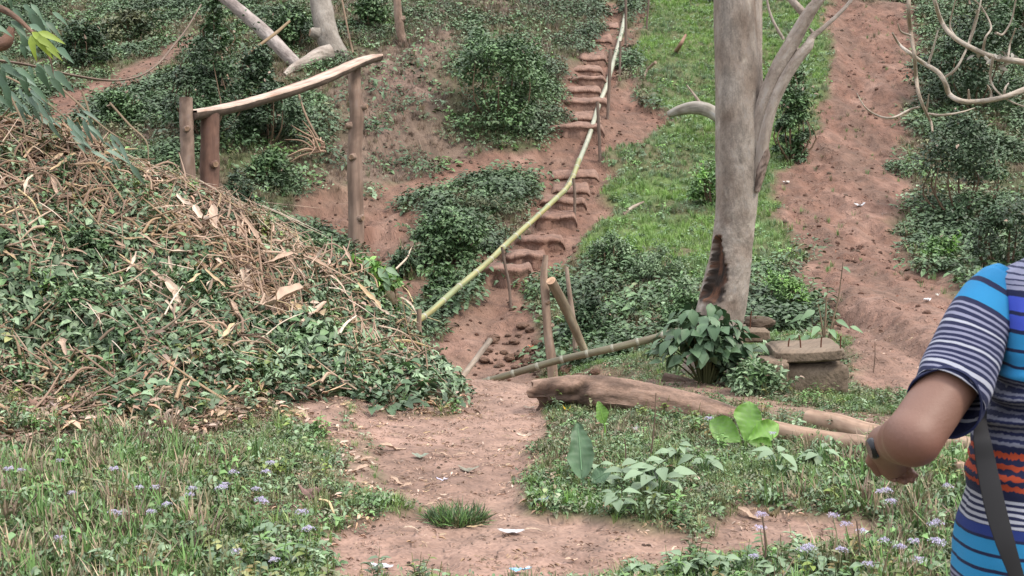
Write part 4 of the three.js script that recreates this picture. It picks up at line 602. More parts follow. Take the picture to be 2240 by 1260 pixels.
// ───────────────────────── fallen logs and poles on the clearing ─────────────────────────
{ // hollow log
  const A = [[1176, 876, 8.25], [1235, 870, 8.2], [1300, 870, 8.15], [1370, 876, 8.1], [1440, 887, 8.05], [1500, 899, 8.0], [1560, 912, 7.95], [1640, 934, 7.9]].map((a) => P(...a)), org = A[0].clone();
  const o = thing('hollow_log', 'thick rotten fallen log with a dark hollow broken end at the path', 'log', org), c = new THREE.CatmullRomCurve3(rel(A, org)), m = new MB(), inn = new MB();
  const rad = [px(92, 8.2), px(98, 8.2), px(98, 8.2), px(94, 8.2), px(88, 8.1), px(80, 8.1), px(70, 8), px(58, 8)], N = 90, S2 = 40, rows = [], irow = [];
  for (let a = 0; a <= N; a++) {
    const t = a / N, q = c.getPointAt(t), Tn = c.getTangentAt(t), s = new V3().crossVectors(Tn, UP).normalize(), n = new V3().crossVectors(s, Tn).normalize(), f = t * (rad.length - 1), k = Math.min(rad.length - 2, Math.floor(f)), r0 = lerp(rad[k], rad[k + 1], f - k), row = [], ir = [];
    for (let b = 0; b <= S2; b++) {
      const th = b / S2 * 2 * Math.PI, cx = Math.cos(th), sy = Math.sin(th), rag = a < 6 ? (6 - a) / 6 : 0;
      const back = rag * (0.14 * 0.4 * fbm(cx * 2.4, sy * 2.4, 5, 3) + (cx > 0.1 && sy < 0.4 ? -0.12 : 0.02) );   // the end is broken back on the near lower side
      let r = r0 * (1 + 0.1 * fbm(cx * 1.5, sy * 1.5 + t * 5, 3, 3) + 0.05 * fbm(cx * 5, sy * 5, t * 40, 2)); if (sy < -0.3) r *= 0.86; const rot = smooth(0.3, 0.2, t + 0.05 * fbm(cx * 3, sy * 3, 9)) * smooth(-0.05, 0.3, cx) * smooth(0.8, 0.55, sy + 0.35 * fbm(t * 16, 3, 1)); r *= 1 - 0.38 * rot; r *= 1 + 0.05 * vnoise(th * 5, t * 3) ;
      const cc = mixc(mulc(mixc(C(0.3, 0.2, 0.155), C(0.13, 0.085, 0.065), clamp(0.4 + 1.6 * fbm(t * 10, th * 3, 7, 4))), 1 + 0.35 * fbm(t * 26, th * 9, 9, 3)), mulc(C(0.085, 0.055, 0.042), 1 + 0.6 * fbm(t * 70, th * 4, 6, 2)), smooth(0.15, 0.5, rot));
      row.push(m.v(q.x + s.x * cx * r + n.x * sy * r - Tn.x * back, q.y + s.y * cx * r + n.y * sy * r - Tn.y * back, q.z + s.z * cx * r + n.z * sy * r - Tn.z * back, cc, th * r0, t * 2));
      if (a <= 30) { const ri = r * (0.72 + 0.08 * fbm(cx * 4, sy * 4, t * 30)) * (a === 30 ? 0.05 : 1); ir.push(inn.v(q.x + s.x * cx * ri + n.x * sy * ri - Tn.x * back, q.y + s.y * cx * ri + n.y * sy * ri - Tn.y * back, q.z + s.z * cx * ri + n.z * sy * ri - Tn.z * back, mulc(C(0.11, 0.07, 0.05), 1 + 0.4 * fbm(t * 60, th * 3, 2)), th * 0.1, t * 2)); }
    }
    rows.push(row); if (a <= 30) irow.push(ir);
  }
  for (let a = 0; a < N; a++) for (let b = 0; b < S2; b++) m.quad(rows[a][b], rows[a + 1][b], rows[a + 1][b + 1], rows[a][b + 1]);
  for (let a = 0; a < 30; a++) for (let b = 0; b < S2; b++) inn.quad(irow[a][b], irow[a][b + 1], irow[a + 1][b + 1], irow[a + 1][b]);
  const rim = new MB(); { const w = [], x = []; for (let b = 0; b <= S2; b++) { const p = rows[0][b] * 3, q = irow[0][b] * 3; w.push(rim.v(m.p[p], m.p[p + 1], m.p[p + 2], C(0.24, 0.15, 0.11))); x.push(rim.v(inn.p[q], inn.p[q + 1], inn.p[q + 2], C(0.17, 0.11, 0.08))); } for (let b = 0; b < S2; b++) rim.quad(w[b], w[b + 1], x[b + 1], x[b]); }
  { const q = c.getPointAt(1), cv = m.v(q.x, q.y, q.z, C(0.3, 0.2, 0.14)); for (let b = 0; b < S2; b++) m.tri(cv, rows[N][b + 1], rows[N][b]); }
  part('bark', m.geo(), barkMat, o); part('hollow', inn.geo(), woodMat, o, 'dark rotten hollow'); part('broken_rim', rim.geo(), woodMat, o);
}
const onGround = (list, r, k = 0.75) => { const out = []; for (let i = 0; i < list.length; i += 2) out.push(G(list[i], list[i + 1]).add(new V3(0, r * k, 0))); return out; };
pole('fallen_log', 'dark fallen log half hidden behind the hollow log under the leafy shrub', 'log', [P(1450, 838, 10.2), P(1520, 858, 10.1), P(1590, 884, 10), P(1660, 905, 9.9)], [0.09, 0.1, 0.095, 0.08], [C(0.16, 0.105, 0.08), C(0.09, 0.06, 0.045)], { mat: barkMat });
const FALLEN = 'thin barkless poles lying in the grass on the right';
for (const [label, r, ...l] of [
  ['reddish barkless pole in the grass right of the two lobed bright leaf', 0.05, 1660, 952, 1740, 970, 1830, 985, 1920, 1000, 2010, 1012],
  ['short thick pole end poking out of weeds left of the bent elbow', 0.06, 1772, 938, 1830, 950, 1890, 968, 1950, 980, 2040, 990],
  ['pale pole nearest the shirt hem on the right', 0.035, 2020, 1018, 2070, 1030, 2130, 1055, 2200, 1080],
  ['pale pole lying behind the elbow and running under the striped shirt', 0.045, 2040, 985, 2100, 990, 2170, 1000, 2260, 1006],
]) pole('fallen_pole', label, 'pole', onGround(l, r + 0.02), r, [C(0.46, 0.33, 0.26), C(0.3, 0.2, 0.15)], { group: FALLEN, cap: CUT });

// ───────────────────────── concrete remains ─────────────────────────
function slab(u0, u1, v0, v1, d, depth, seed, yaw = 0) { // a worn block whose front face spans the pixels given
  const a = P(u0, v0, d), b = P(u1, v0, d), lo = P(u0, v1, d), w = b.x - a.x, h = a.y - lo.y, N = 26, M = 12, mb = new MB(), c = new V3((a.x + b.x) / 2, lo.y, a.z);
  const g = new THREE.BoxGeometry(w, h, depth, N, M, 14), p = g.attributes.position, col = [], uv = [];
  for (let k = 0; k < p.count; k++) {
    let x = p.getX(k), y = p.getY(k), z = p.getZ(k); const ex = smooth(0.82, 1, Math.abs(x) / (w / 2)), ey = smooth(0.7, 1, Math.abs(y) / (h / 2)), ez = smooth(0.8, 1, Math.abs(z) / (depth / 2));
    const round = Math.max(ex * ey, ey * ez, ex * ez) * 0.02, n = fbm(x * 6 + seed, y * 6, z * 6 + seed, 3) * 0.01 + fbm(x * 22 + seed, y * 22, z * 22, 2) * 0.006;
    x += -Math.sign(x) * round + n; y += -Math.sign(y) * round + n * 0.8 + (y > 0 ? 0.02 * fbm(x * 3 + seed, z * 3, 1, 2) : 0); z += -Math.sign(z) * round + n;
    p.setXYZ(k, x, y + h / 2, z - depth / 2); col.push(...mulc(mixc(C(0.34, 0.28, 0.235), C(0.24, 0.185, 0.15), clamp(0.5 + 1.2 * fbm(x * 3 + seed, y * 5, z * 3, 3))), 1)); uv.push(x * 1.3 + z, y * 1.3 + z * 0.4);
  }
  g.setAttribute('color', new THREE.Float32BufferAttribute(col, 3)); g.setAttribute('uv', new THREE.Float32BufferAttribute(uv, 2)); const q = mergeVertices(g.deleteAttribute('normal')); q.computeVertexNormals(); q.rotateY(yaw); return { geo: q, pos: c };
}
const rebar = (o, x, z, y, h, lean) => { const m = new MB(); rod(m, [new V3(x, y - 0.04, z), new V3(x + lean * 0.4, y + h * 0.6, z), new V3(x + lean, y + h, z)], 0.006, { seg: 6, sub: 3 }); part('rebar', m.geo(), rustMat, o); };
{
  const A = slab(1712, 1860, 800, 872, 9.62, 0.55, 3, -0.06), o = thing('concrete_block', 'weathered concrete footing with a thick slab lid and rusty rods, right of the tree', 'concrete', A.pos);
  part('footing', A.geo, concreteMat, o);
  const B = slab(1706, 1858, 764, 796, 9.56, 0.58, 8, -0.04), bm = part('lid', B.geo, concreteMat, o); bm.position.copy(B.pos).sub(A.pos).add(new V3(-0.02, 0, 0)); bm.rotation.z = 0.05;
  const nk = slab(1722, 1846, 795, 805, 9.68, 0.45, 5); const nm = part('mortar_joint', nk.geo, concreteMat, o); nm.position.copy(nk.pos).sub(A.pos);
  const y = B.pos.y - A.pos.y + 0.11; rebar(o, -0.1, -0.1, y, 0.09, -0.02); rebar(o, 0.05, -0.08, y, 0.08, 0.005); rebar(o, 0.2, -0.07, y + 0.01, 0.08, 0); rebar(o, -0.19, -0.14, y, 0.06, 0.01);
  const C2 = slab(1672, 1730, 790, 858, 9.5, 0.35, 14, 0.1); solo('concrete_block', C2.geo, concreteMat, 'small square pinkish concrete block beside the leafy shrub', 'concrete', null, C2.pos);
  const D2 = slab(1615, 1690, 722, 752, 11.2, 0.5, 22, 0.05), e = thing('concrete_slab', 'pinkish concrete slab with rusty rods just right of the tree foot', 'concrete', D2.pos); part('slab', D2.geo, concreteMat, e); rebar(e, -0.03, -0.1, 0.12, 0.16, 0.01); rebar(e, 0.04, -0.2, 0.12, 0.1, 0);
  const st = new THREE.IcosahedronGeometry(1, 4), pp = st.attributes.position, cl = []; for (let k = 0; k < pp.count; k++) { const v = new V3().fromBufferAttribute(pp, k), s = 1 + 0.35 * fbm(v.x * 1.6, v.y * 1.6, v.z * 1.6 + 4, 3); pp.setXYZ(k, v.x * 0.14 * s, v.y * 0.06 * s, v.z * 0.1 * s); cl.push(...mulc(C(0.2, 0.155, 0.13), 1 + 0.3 * fbm(v.x * 4, v.y * 4, v.z * 4, 2))); } st.setAttribute('color', new THREE.Float32BufferAttribute(cl, 3)); const sq = mergeVertices(st.deleteAttribute('normal')); sq.computeVertexNormals();
  solo('broken_stone', sq, concreteMat, 'dark broken stone lying on the slab beside the tree foot', 'stone', null, D2.pos.clone().add(new V3(0.08, 0.16, -0.25)));
}

// ───────────────────────── bushes ─────────────────────────
const B = rngOf(9001);
function foliage(mb, rx, ry, rz, lumps, leaves, L, pal, o = {}) {
  const cs = []; for (let k = 0; k < lumps; k++) { const az = rr(0, 6.28, B), r = Math.pow(B(), 0.6), y = Math.pow(B(), 0.8); cs.push({ x: Math.sin(az) * r * rx * (1 - 0.45 * y), y: y * ry * (1.25 - 0.5 * r), z: Math.cos(az) * r * rz * (1 - 0.45 * y), r: rr(0.2, 0.42, B) * Math.min(rx, rz, ry * 1.4), k: rr(0.75, 1.3, B), c: pick(pal, B) }); }
  for (let k = 0; k < leaves; k++) {
    const l = cs[Math.floor(B() * lumps)], n = dirOf(rr(0, 6.28, B), Math.asin(rr(-0.75, 1, B))), r = l.r * Math.pow(B(), 0.35);
    const b = new V3(l.x + n.x * r, Math.max(0.01, l.y + n.y * r * 0.85), l.z + n.z * r), d = n.clone().multiplyScalar(0.6).add(dirOf(rr(0, 6.28, B), rr(-0.7, 0.5, B))).normalize(), up = new V3(n.x * 0.6 + rr(-0.4, 0.4, B), 0.75 + n.y * 0.4, n.z * 0.6 + rr(-0.4, 0.4, B)); up.addScaledVector(d, -up.dot(d)).normalize();
    const s = L * rr(0.55, 1.3, B); leaf(mb, b, d, up, s, s * (o.W ?? 0.55), mulc(mixc(l.c, pick(pal, B), 0.35), l.k * rr(0.75, 1.25, B)), { bend: 0.3 });
  }
}
const PAL = { dark: [GREEN.dark, GREEN.deep, C(0.06, 0.11, 0.05)], mid: [GREEN.mid, GREEN.dark, C(0.085, 0.15, 0.06)], fresh: [GREEN.mid, GREEN.bright, GREEN.grass], dull: [GREEN.olive, GREEN.dark, C(0.12, 0.14, 0.08)], pale: [GREEN.pale, GREEN.mid, C(0.13, 0.2, 0.1)] };
function bush(u, v, wpx, hpx, label, pal, o = {}) {
  const g = o.d ? drop(P(u, v, o.d).x, P(u, v, o.d).z) : G(u, v), t = thing(o.name ?? 'bush', label, o.cat ?? 'bush', g, o.group), rx = metres(wpx / 2, g), ry = metres(hpx, g) * (o.lift ?? 0.85), mb = new MB();
  foliage(mb, rx, ry, rx * (o.deep ?? 0.75), o.lumps ?? 26, o.n ?? 2600, o.L ?? metres(9, g), PAL[pal], o); for (let k = 0; k < 18; k++) { const a = new V3(rr(-0.7, 0.7, B) * rx, ry * rr(0.3, 0.8, B), rr(-0.4, 0.6, B) * rx), e = dirOf(rr(0, 6.28, B), rr(0.1, 1.45, B)), Ls = rr(0.35, 0.85, B) * ry, c = pick(PAL[pal], B); for (let i = 0; i < 13; i++) { const f = i / 13, q = a.clone().addScaledVector(e, Ls * f).add(new V3(0, -0.12 * Ls * f * f, 0)), d = e.clone().add(perp(e, B).multiplyScalar(1.1)).normalize(), n = perp(d, B); n.y = Math.abs(n.y) + 0.4; n.addScaledVector(d, -n.dot(d)).normalize(); const s = (o.L ?? metres(9, g)) * rr(0.7, 1.3, B); leaf(mb, q, d, n, s, s * (o.W ?? 0.5), mulc(B() < 0.06 ? GREEN.brown : c, rr(0.8, 1.4, B)), { bend: 0.3 }); } }
  part('foliage', mb.geo(), leafMat, t);
  const st = new MB(); for (let k = 0; k < 9; k++) { const e = dirOf(rr(0, 6.28, B), rr(0.5, 1.4, B)); rod(st, [new V3(e.x * 0.06, -0.08, e.z * 0.06), e.clone().multiplyScalar(ry * 0.45), new V3(e.x * rx * 0.6, ry * rr(0.5, 0.85, B), e.z * rx * 0.5)], [0.02, 0.014, 0.006], { seg: 5, sub: 3, color: C(0.16, 0.11, 0.075) }); } part('stems', st.geo(), woodMat, t, null);
  return t;
}
bush(445, 310, 200, 270, 'tall dark bush draped in creepers beside the bend of the reddish track', 'dark', { lumps: 40, n: 5200 });
bush(470, 120, 60, 150, 'narrow creeper column rising at the head of the reddish track', 'mid', { lumps: 20, n: 2200, deep: 1 });
bush(1085, 270, 270, 230, 'broad tangled bush overhanging the bank left of the upper steps', 'mid', { lumps: 46, n: 6400 });
bush(1150, 200, 110, 110, 'bush at the rim of the bank close left of the upper steps', 'mid', { n: 2400 });
bush(985, 574, 215, 120, 'rounded low thicket on the hump left of the lower steps', 'mid', { lumps: 46, n: 6000, L: 0.065 });
bush(1075, 462, 190, 34, 'low olive scrub capping the hump under the side path', 'dull', { lumps: 34, n: 3200, L: 0.06, W: 0.25 });
bush(968, 640, 90, 62, 'small green bush above the landing left of the bamboo rail', 'mid', { n: 1700, L: 0.06 });
bush(880, 610, 60, 70, 'small dark bush between the tall crooked post and the ledge', 'dark', { n: 1200, L: 0.06 });
bush(2130, 240, 290, 270, 'big dark bush behind the bare branches at the right', 'dark', { lumps: 46, n: 6400 });
bush(2100, 480, 250, 250, 'dark bush on the right edge of the bare red slope', 'dark', { lumps: 40, n: 5200 });
bush(2205, 600, 230, 180, 'dark green bush just above the striped shoulder', 'dark', { n: 3400 });
bush(2220, 90, 130, 120, 'bush at the top right corner above the bare branches', 'mid', { n: 2600 });
bush(2055, 570, 90, 60, 'low green scrub at the foot of the dark bushes, right of the slope', 'fresh', { n: 1600 });
bush(1735, 350, 100, 180, 'leafy bush between the tree trunk and the top of the red slope', 'mid', { lumps: 30, n: 3400 });
bush(1730, 215, 70, 90, 'pale leafed bush behind the forked limb', 'pale', { n: 1500 });
bush(1716, 690, 125, 110, 'grassy green hummock right of the tree foot', 'fresh', { lumps: 30, n: 3000, L: 0.05, W: 0.3 });
bush(590, 310, 190, 140, 'dark undergrowth bush below the sagging plank', 'dark', { lumps: 34, n: 4200 });
bush(520, 420, 130, 120, 'dark bush in the gully just right of the two thick posts', 'dark', { n: 3000, d: 18 });
bush(590, 400, 120, 70, 'low dark bush in front of the shaded bank', 'mid', { n: 3000 });
bush(265, 270, 120, 80, 'grey green bush below the reddish track', 'mid', { n: 2200 });
bush(250, 380, 130, 100, 'bush in the hollow behind the mound, left of the posts', 'dark', { n: 2600, d: 17 });
bush(180, 150, 140, 110, 'shaded bush above the reddish track at upper left', 'dark', { n: 2600 });
bush(290, 90, 150, 70, 'olive bush on the slope above the reddish track', 'dull', { n: 2200 });
bush(630, 110, 120, 100, 'bush behind the slanting grey trunk', 'mid', { n: 2600 });
bush(560, 200, 130, 110, 'dark bush under the slanting grey trunk', 'dark', { n: 2600 });
bush(810, 60, 110, 70, 'small bush beside the slim brown trunk at the top', 'mid', { n: 1800 });
bush(1290, 740, 130, 100, 'dark weeds behind the two support posts', 'dark', { n: 2200, L: 0.05 });
bush(1440, 620, 150, 90, 'pale grassy bush on the bank left of the tree', 'pale', { lumps: 30, n: 2800, L: 0.05, W: 0.35 });
bush(1330, 590, 130, 80, 'grey green bush at the head of the bank above the support posts', 'pale', { n: 2400, L: 0.05, W: 0.4 });
bush(1500, 720, 120, 110, 'pale leafed weeds at the left of the tree foot', 'pale', { n: 2200, L: 0.05 });
bush(1560, 450, 130, 90, 'green scrub half hidden behind the trunk', 'fresh', { n: 2000 });
bush(835, 760, 110, 110, 'green weeds at the mound end beside the low handrail stake', 'fresh', { n: 2400, L: 0.06, d: 11.2, lift: 0.8 });
bush(790, 640, 110, 90, 'fresh green weeds topping the right end of the mound', 'fresh', { n: 1600, L: 0.09, d: 11.1, lift: 0.8 });
bush(700, 560, 120, 60, 'pale green weeds on the crest of the mound', 'pale', { n: 1600, L: 0.06, d: 11.1 });
bush(190, 690, 190, 110, 'leafy green weeds on the face of the mound at left', 'pale', { lumps: 34, n: 3000, L: 0.042, lift: 0.55 });
bush(440, 660, 170, 110, 'dark weeds over the middle of the mound', 'mid', { lumps: 34, n: 3000, L: 0.04, lift: 0.5 });
bush(180, 560, 150, 90, 'dark weeds high on the mound at left', 'mid', { n: 2400, L: 0.042, lift: 0.5 });
bush(640, 790, 130, 80, 'greyish weeds at the foot of the mound', 'pale', { n: 2400, L: 0.04, lift: 0.6 });
bush(1660, 800, 150, 80, 'weeds over the small concrete block', 'pale', { n: 2000, L: 0.045, d: 9.35, lift: 0.75 });
bush(1700, 760, 110, 70, 'thin weeds growing behind the concrete lid', 'pale', { n: 2200, L: 0.05, d: 10.3, lift: 1.0 });
// leaves one can pick out
const LEAF = {};
function leafShape(key, o) { if (!LEAF[key]) LEAF[key] = [0.9, 1.0, 1.12, 0.8].map((k) => { const m = new MB(); leaf(m, new V3(), new V3(0, 0, 1), UP, 1, o.W ?? 0.8, mulc(o.c, k), { fine: 7, bend: o.bend ?? 0.25, fold: o.fold ?? 0.12, lobe: o.lobe ?? 0.3, profile: o.profile ?? ((t) => t < 0.28 ? Math.sqrt(t / 0.28) * 0.5 : 0.5 * Math.pow(1 - (t - 0.28) / 0.72, 0.75)) }); return m.geo(); }); return LEAF[key]; }
function putLeaf(o, geo, mat, b, d, n, s, name = 'leaf') { const m = part(name, geo, mat, o), x = new V3().crossVectors(n, d).normalize(), y = new V3().crossVectors(d, x).normalize(); m.quaternion.setFromRotationMatrix(M4.makeBasis(x, y, d)); m.position.copy(b); m.scale.setScalar(s); return m; }
{ // the broad leaved shrub at the tree foot
  const d = 9.9, g = drop(P(1545, 860, d).x, P(1545, 860, d).z), o = thing('broadleaf_shrub', 'dense shrub of dark heart shaped leaves in front of the tree foot', 'shrub', g);
  const ls = [...leafShape('heart', { c: C(0.06, 0.125, 0.055) }), ...leafShape('heart_pale', { c: C(0.1, 0.175, 0.09) })];
  const w = metres(104, g), h = metres(178, g), st = new MB();
  for (let k = 0; k < 270; k++) {
    const az = rr(0, 6.28, B), el = Math.asin(rr(-0.25, 1, B)), n = dirOf(az, el), f = rr(0.5, 1.05, B) * (1 + 0.65 * fbm(az * 1.6, el * 2.2, 3, 3)) + (B() < 0.1 ? 0.22 : 0), b = new V3(n.x * w * f, h * 0.42 + n.y * h * 0.55 * f, n.z * w * 0.75 * f); if (b.y < 0.03) b.y = rr(0.03, 0.2, B);
    const dd = new V3(n.x, -0.5 + rr(-0.4, 0.3, B), n.z).add(perp(n, B).multiplyScalar(0.5)).normalize(), nn = new V3(n.x * 0.8, 0.7 + n.y, n.z * 0.8 + 0.2).addScaledVector(dd, 0); nn.add(perp(n, B).multiplyScalar(0.55)); nn.addScaledVector(dd, -nn.dot(dd)).normalize();
    putLeaf(o, pick(ls, B), leafMat, b, dd, nn, rr(0.06, 0.14, B));
    if (k % 5 === 0) rod(st, [new V3(n.x * 0.05, 0, n.z * 0.05), new V3(b.x * 0.5, b.y * 0.65, b.z * 0.5), b], [0.009, 0.006, 0.003], { seg: 5, sub: 3, color: C(0.1, 0.12, 0.05) });
  }
  part('stems', st.geo(), woodMat, o);
  const fill = new MB(); foliage(fill, w * 0.7, h * 0.75, w * 0.6, 16, 900, 0.08, PAL.dark); part('inner_foliage', fill.geo(), leafMat, o);
}
const TARO = (t) => t < 0.3 ? 0.5 * Math.pow(t / 0.3, 0.55) : 0.5 * Math.pow(Math.max(0, 1 - (t - 0.3) / 0.7), 0.62);
function blade(m, K, c, prof, bend, seed, ear) {      // a broad veined blade of unit length with waved edges
  const rows = [];
  for (let i = 0; i <= 20; i++) { const t = i / 20, row = []; for (let j = -7; j <= 7; j++) { const q = j / 7, w = prof(t), lobe = 0.5 * Math.max(0, 1 - t * 4) * Math.abs(q), vein = Math.abs((((t * 7 - Math.abs(q) * 1.3) % 1) + 1) % 1 - 0.5) > 0.42 ? 1 : 0; row.push(m.v(q * w * K * (1 + 0.12 * vnoise(t * 5, q > 0 ? 3 : 8, seed)), 0.22 * q * q * w - bend * t * t + 0.03 * Math.sin(t * 15 + q * 3 + seed) * q * q + 0.02 * Math.sin(t * 44) * Math.abs(q), t - lobe * ear, mulc(mixc(c, GREEN.pale, vein * 0.3), 1 + 0.4 * fbm(t * 5, q * 3, seed, 3)))); } rows.push(row); }
  for (let i = 0; i < 20; i++) for (let j = 0; j < 14; j++) m.quad(rows[i][j], rows[i + 1][j], rows[i + 1][j + 1], rows[i][j + 1]);
}
function bigLeaf(label, cat, u, v, wpx, hpx, rootPx, c, o = {}) {          // one broad leaf on its stalk; u, v is the leaf's foot
  const g = G(o.gu ?? u, rootPx), at = P(u, v, depthOf(g)), t = thing('broadleaf_plant', label, cat, g, o.group), L = metres(hpx, g), b = at.sub(g), m = new MB();
  const dd = (o.dir ?? new V3(0, 0.95, -0.2)).clone().normalize(), n = (o.face ?? new V3(0.1, 0.2, 1)).clone(); n.addScaledVector(dd, -n.dot(dd)).normalize();
  blade(m, wpx / hpx, c, TARO, o.bend ?? 0.12, wpx, 0.35);
  putLeaf(t, m.geo(), glowLeaf, b, dd, n, L);
  const s = new MB(); rod(s, [new V3(0, -0.03, 0), b.clone().multiplyScalar(0.5).add(new V3(0.01, 0, -0.01)), b.clone().addScaledVector(n, -0.004)], [0.007, 0.005, 0.004], { seg: 6, color: mulc(c, 0.9) }); part('stalk', s.geo(), leafMat, t);
  const vein = new MB(); rod(vein, [0.02, 0.3, 0.6, 0.95].map((q) => new V3(0, 0.012 - 0.12 * q * q, q)), [0.014, 0.01, 0.007, 0.003], { seg: 5, sub: 3, color: mulc(c, 1.5) }); putLeaf(t, vein.geo(), leafMat, b, dd, n, L, 'midrib'); return t;
}
bigLeaf('tall upright taro leaf standing beside the path, dull blue green', 'taro plant', 1272, 1030, 66, 108, 1075, C(0.12, 0.22, 0.12), { dir: new V3(-0.06, 1, -0.25), face: new V3(0.15, 0.3, 1) });
bigLeaf('small drooping second leaf at the foot of the tall taro leaf', 'taro plant', 1300, 1050, 40, 46, 1078, C(0.1, 0.19, 0.1), { dir: new V3(0.7, 0.5, 0.1), face: new V3(0, 0.7, 0.7) });
bigLeaf('small bright green upright leaf in front of the hollow log', 'leaf plant', 1320, 920, 32, 44, 960, C(0.17, 0.34, 0.06), { dir: new V3(-0.25, 1, 0) });
{ // two bright lobed leaves in front of the log's thin end
  const g = G(1625, 985), o = thing('broadleaf_plant', 'large bright yellow green leaves spreading like wings before the log end', 'leaf plant', g), D = depthOf(g), c = C(0.17, 0.36, 0.055);
  for (const [u, v, du, dv, len, wd, dep, k] of [[1632, 962, 8, -80, 88, 0.7, 0.03, 1], [1640, 962, 64, -36, 80, 0.62, -0.05, 1.12], [1618, 964, -58, -40, 78, 0.72, -0.03, 0.86], [1640, 968, 52, 4, 60, 0.5, -0.12, 0.8]]) {
    const b = P(u, v, D + dep).sub(g), e = P(u + du, v + dv, D + dep + 0.04).sub(g), dd = e.clone().sub(b), L = metres(len, g); dd.normalize(); const n = new V3(-0.1, 0.35, 0.95); n.addScaledVector(dd, -n.dot(dd)).normalize(); const m = new MB(); blade(m, wd, mulc(c, k), (t) => 0.5 * Math.pow(Math.sin(Math.PI * Math.pow(clamp(t * 0.98 + 0.02), 1.25)), 0.75), 0.15, u + v, 0.1); putLeaf(o, m.geo(), glowLeaf, b, dd, n, L);
    const s = new MB(); rod(s, [new V3(0, -0.02, 0), b.clone().multiplyScalar(0.6), b], [0.006, 0.005, 0.004], { seg: 6, color: C(0.15, 0.25, 0.06) }); part('stalk', s.geo(), leafMat, o);
  }
}
function rosette(label, u, v, spread, n, L, c, group) { const g = G(u, v), o = thing('leafy_weed', label, 'weed', g, group); const st = new MB(), ls = leafShape('weed' + c[0], { c, W: 0.72, bend: 0.3 }); for (let k = 0; k < n; k++) { const az = k * 2.4 + rr(-0.4, 0.4, B), h = rr(0.4, 1, B) * metres(spread, g) * 0.8, r = rr(0.25, 1, B) * metres(spread, g) * 0.5, b = new V3(Math.sin(az) * r, h, Math.cos(az) * r), d = dirOf(az, rr(-0.4, 0.3, B)), nn = new V3(rr(-0.3, 0.3, B), 1, rr(0, 0.5, B)); nn.addScaledVector(d, -nn.dot(d)).normalize(); putLeaf(o, pick(ls, B), leafMat, b, d, nn, L * rr(0.7, 1.2, B)); rod(st, [new V3(0, -0.02, 0), new V3(b.x * 0.4, b.y * 0.6, b.z * 0.4), b], [0.004, 0.003, 0.002], { seg: 4, sub: 2, color: GREEN.mid }); } part('stems', st.geo(), leafMat, o); return o; }
const BW = C(0.17, 0.25, 0.145);
for (const [u, v, s, n, L, where] of [[1395, 1075, 90, 12, 0.085, 'right of the tall taro leaf, upper of two big ones'], [1440, 1100, 110, 14, 0.09, 'with the largest pale leaves, lower right of the tall taro leaf'], [1350, 1130, 70, 9, 0.075, 'at the path edge below the tall taro leaf'], [1310, 1060, 60, 8, 0.07, 'at the very foot of the tall taro leaf'], [1540, 1040, 70, 10, 0.065, 'below the bright lobed leaves at their left'], [1700, 1040, 80, 9, 0.075, 'in front of the reddish barkless pole'], [1790, 1020, 60, 8, 0.065, 'between the reddish barkless pole and the hand'], [1480, 1010, 60, 9, 0.06, 'in front of the middle of the hollow log']]) rosette('pale broad leaved weed ' + where, u, v, s, n, L, BW, 'pale weeds right of the path');
for (const [u, v, s, n, L, where] of [[1500, 1270, 70, 12, 0.05, 'at the bottom edge right of the blue white wrapper'], [1580, 1262, 60, 10, 0.045, 'at the bottom edge left of the bare brown stem'], [1700, 1275, 70, 12, 0.05, 'at the bottom edge just right of the bare brown stem'], [1800, 1262, 60, 10, 0.05, 'at the bottom edge under the row of lilac flowers'], [1900, 1275, 60, 12, 0.05, 'at the bottom edge beside the thin brown stem'], [2010, 1262, 60, 10, 0.05, 'at the bottom edge nearest the shirt hem'], [1390, 1262, 50, 9, 0.045, 'leftmost of the weeds along the lower right edge'], [2060, 1230, 50, 9, 0.045, 'touching the grey striped side of the shirt'], [1760, 1232, 50, 9, 0.045, 'below the bare earth patch at lower right']]) rosette('pale round leaved weed ' + where, u, v, s, n, L, BW, 'pale weeds at the bottom right');
for (const [u, v, s, n, L, where] of [[640, 1235, 60, 10, 0.05, 'at the left edge of the bottom of the path'], [560, 1262, 60, 10, 0.05, 'at the bottom edge, second from the path'], [470, 1240, 60, 10, 0.045, 'under the lowest lilac flower at lower left'], [330, 1262, 60, 10, 0.05, 'at the bottom edge below the lilac flowers'], [250, 1225, 50, 9, 0.045, 'below the leftmost pair of lilac flowers'], [110, 1240, 60, 10, 0.05, 'in the bottom left corner'], [420, 1180, 50, 9, 0.04, 'among the lilac flowers at lower left'], [590, 1180, 50, 9, 0.045, 'left of the crumpled brown leaf stalk']]) rosette('grey green broad leaved weed ' + where, u, v, s, n, L, C(0.13, 0.2, 0.115), 'weeds at the bottom left');
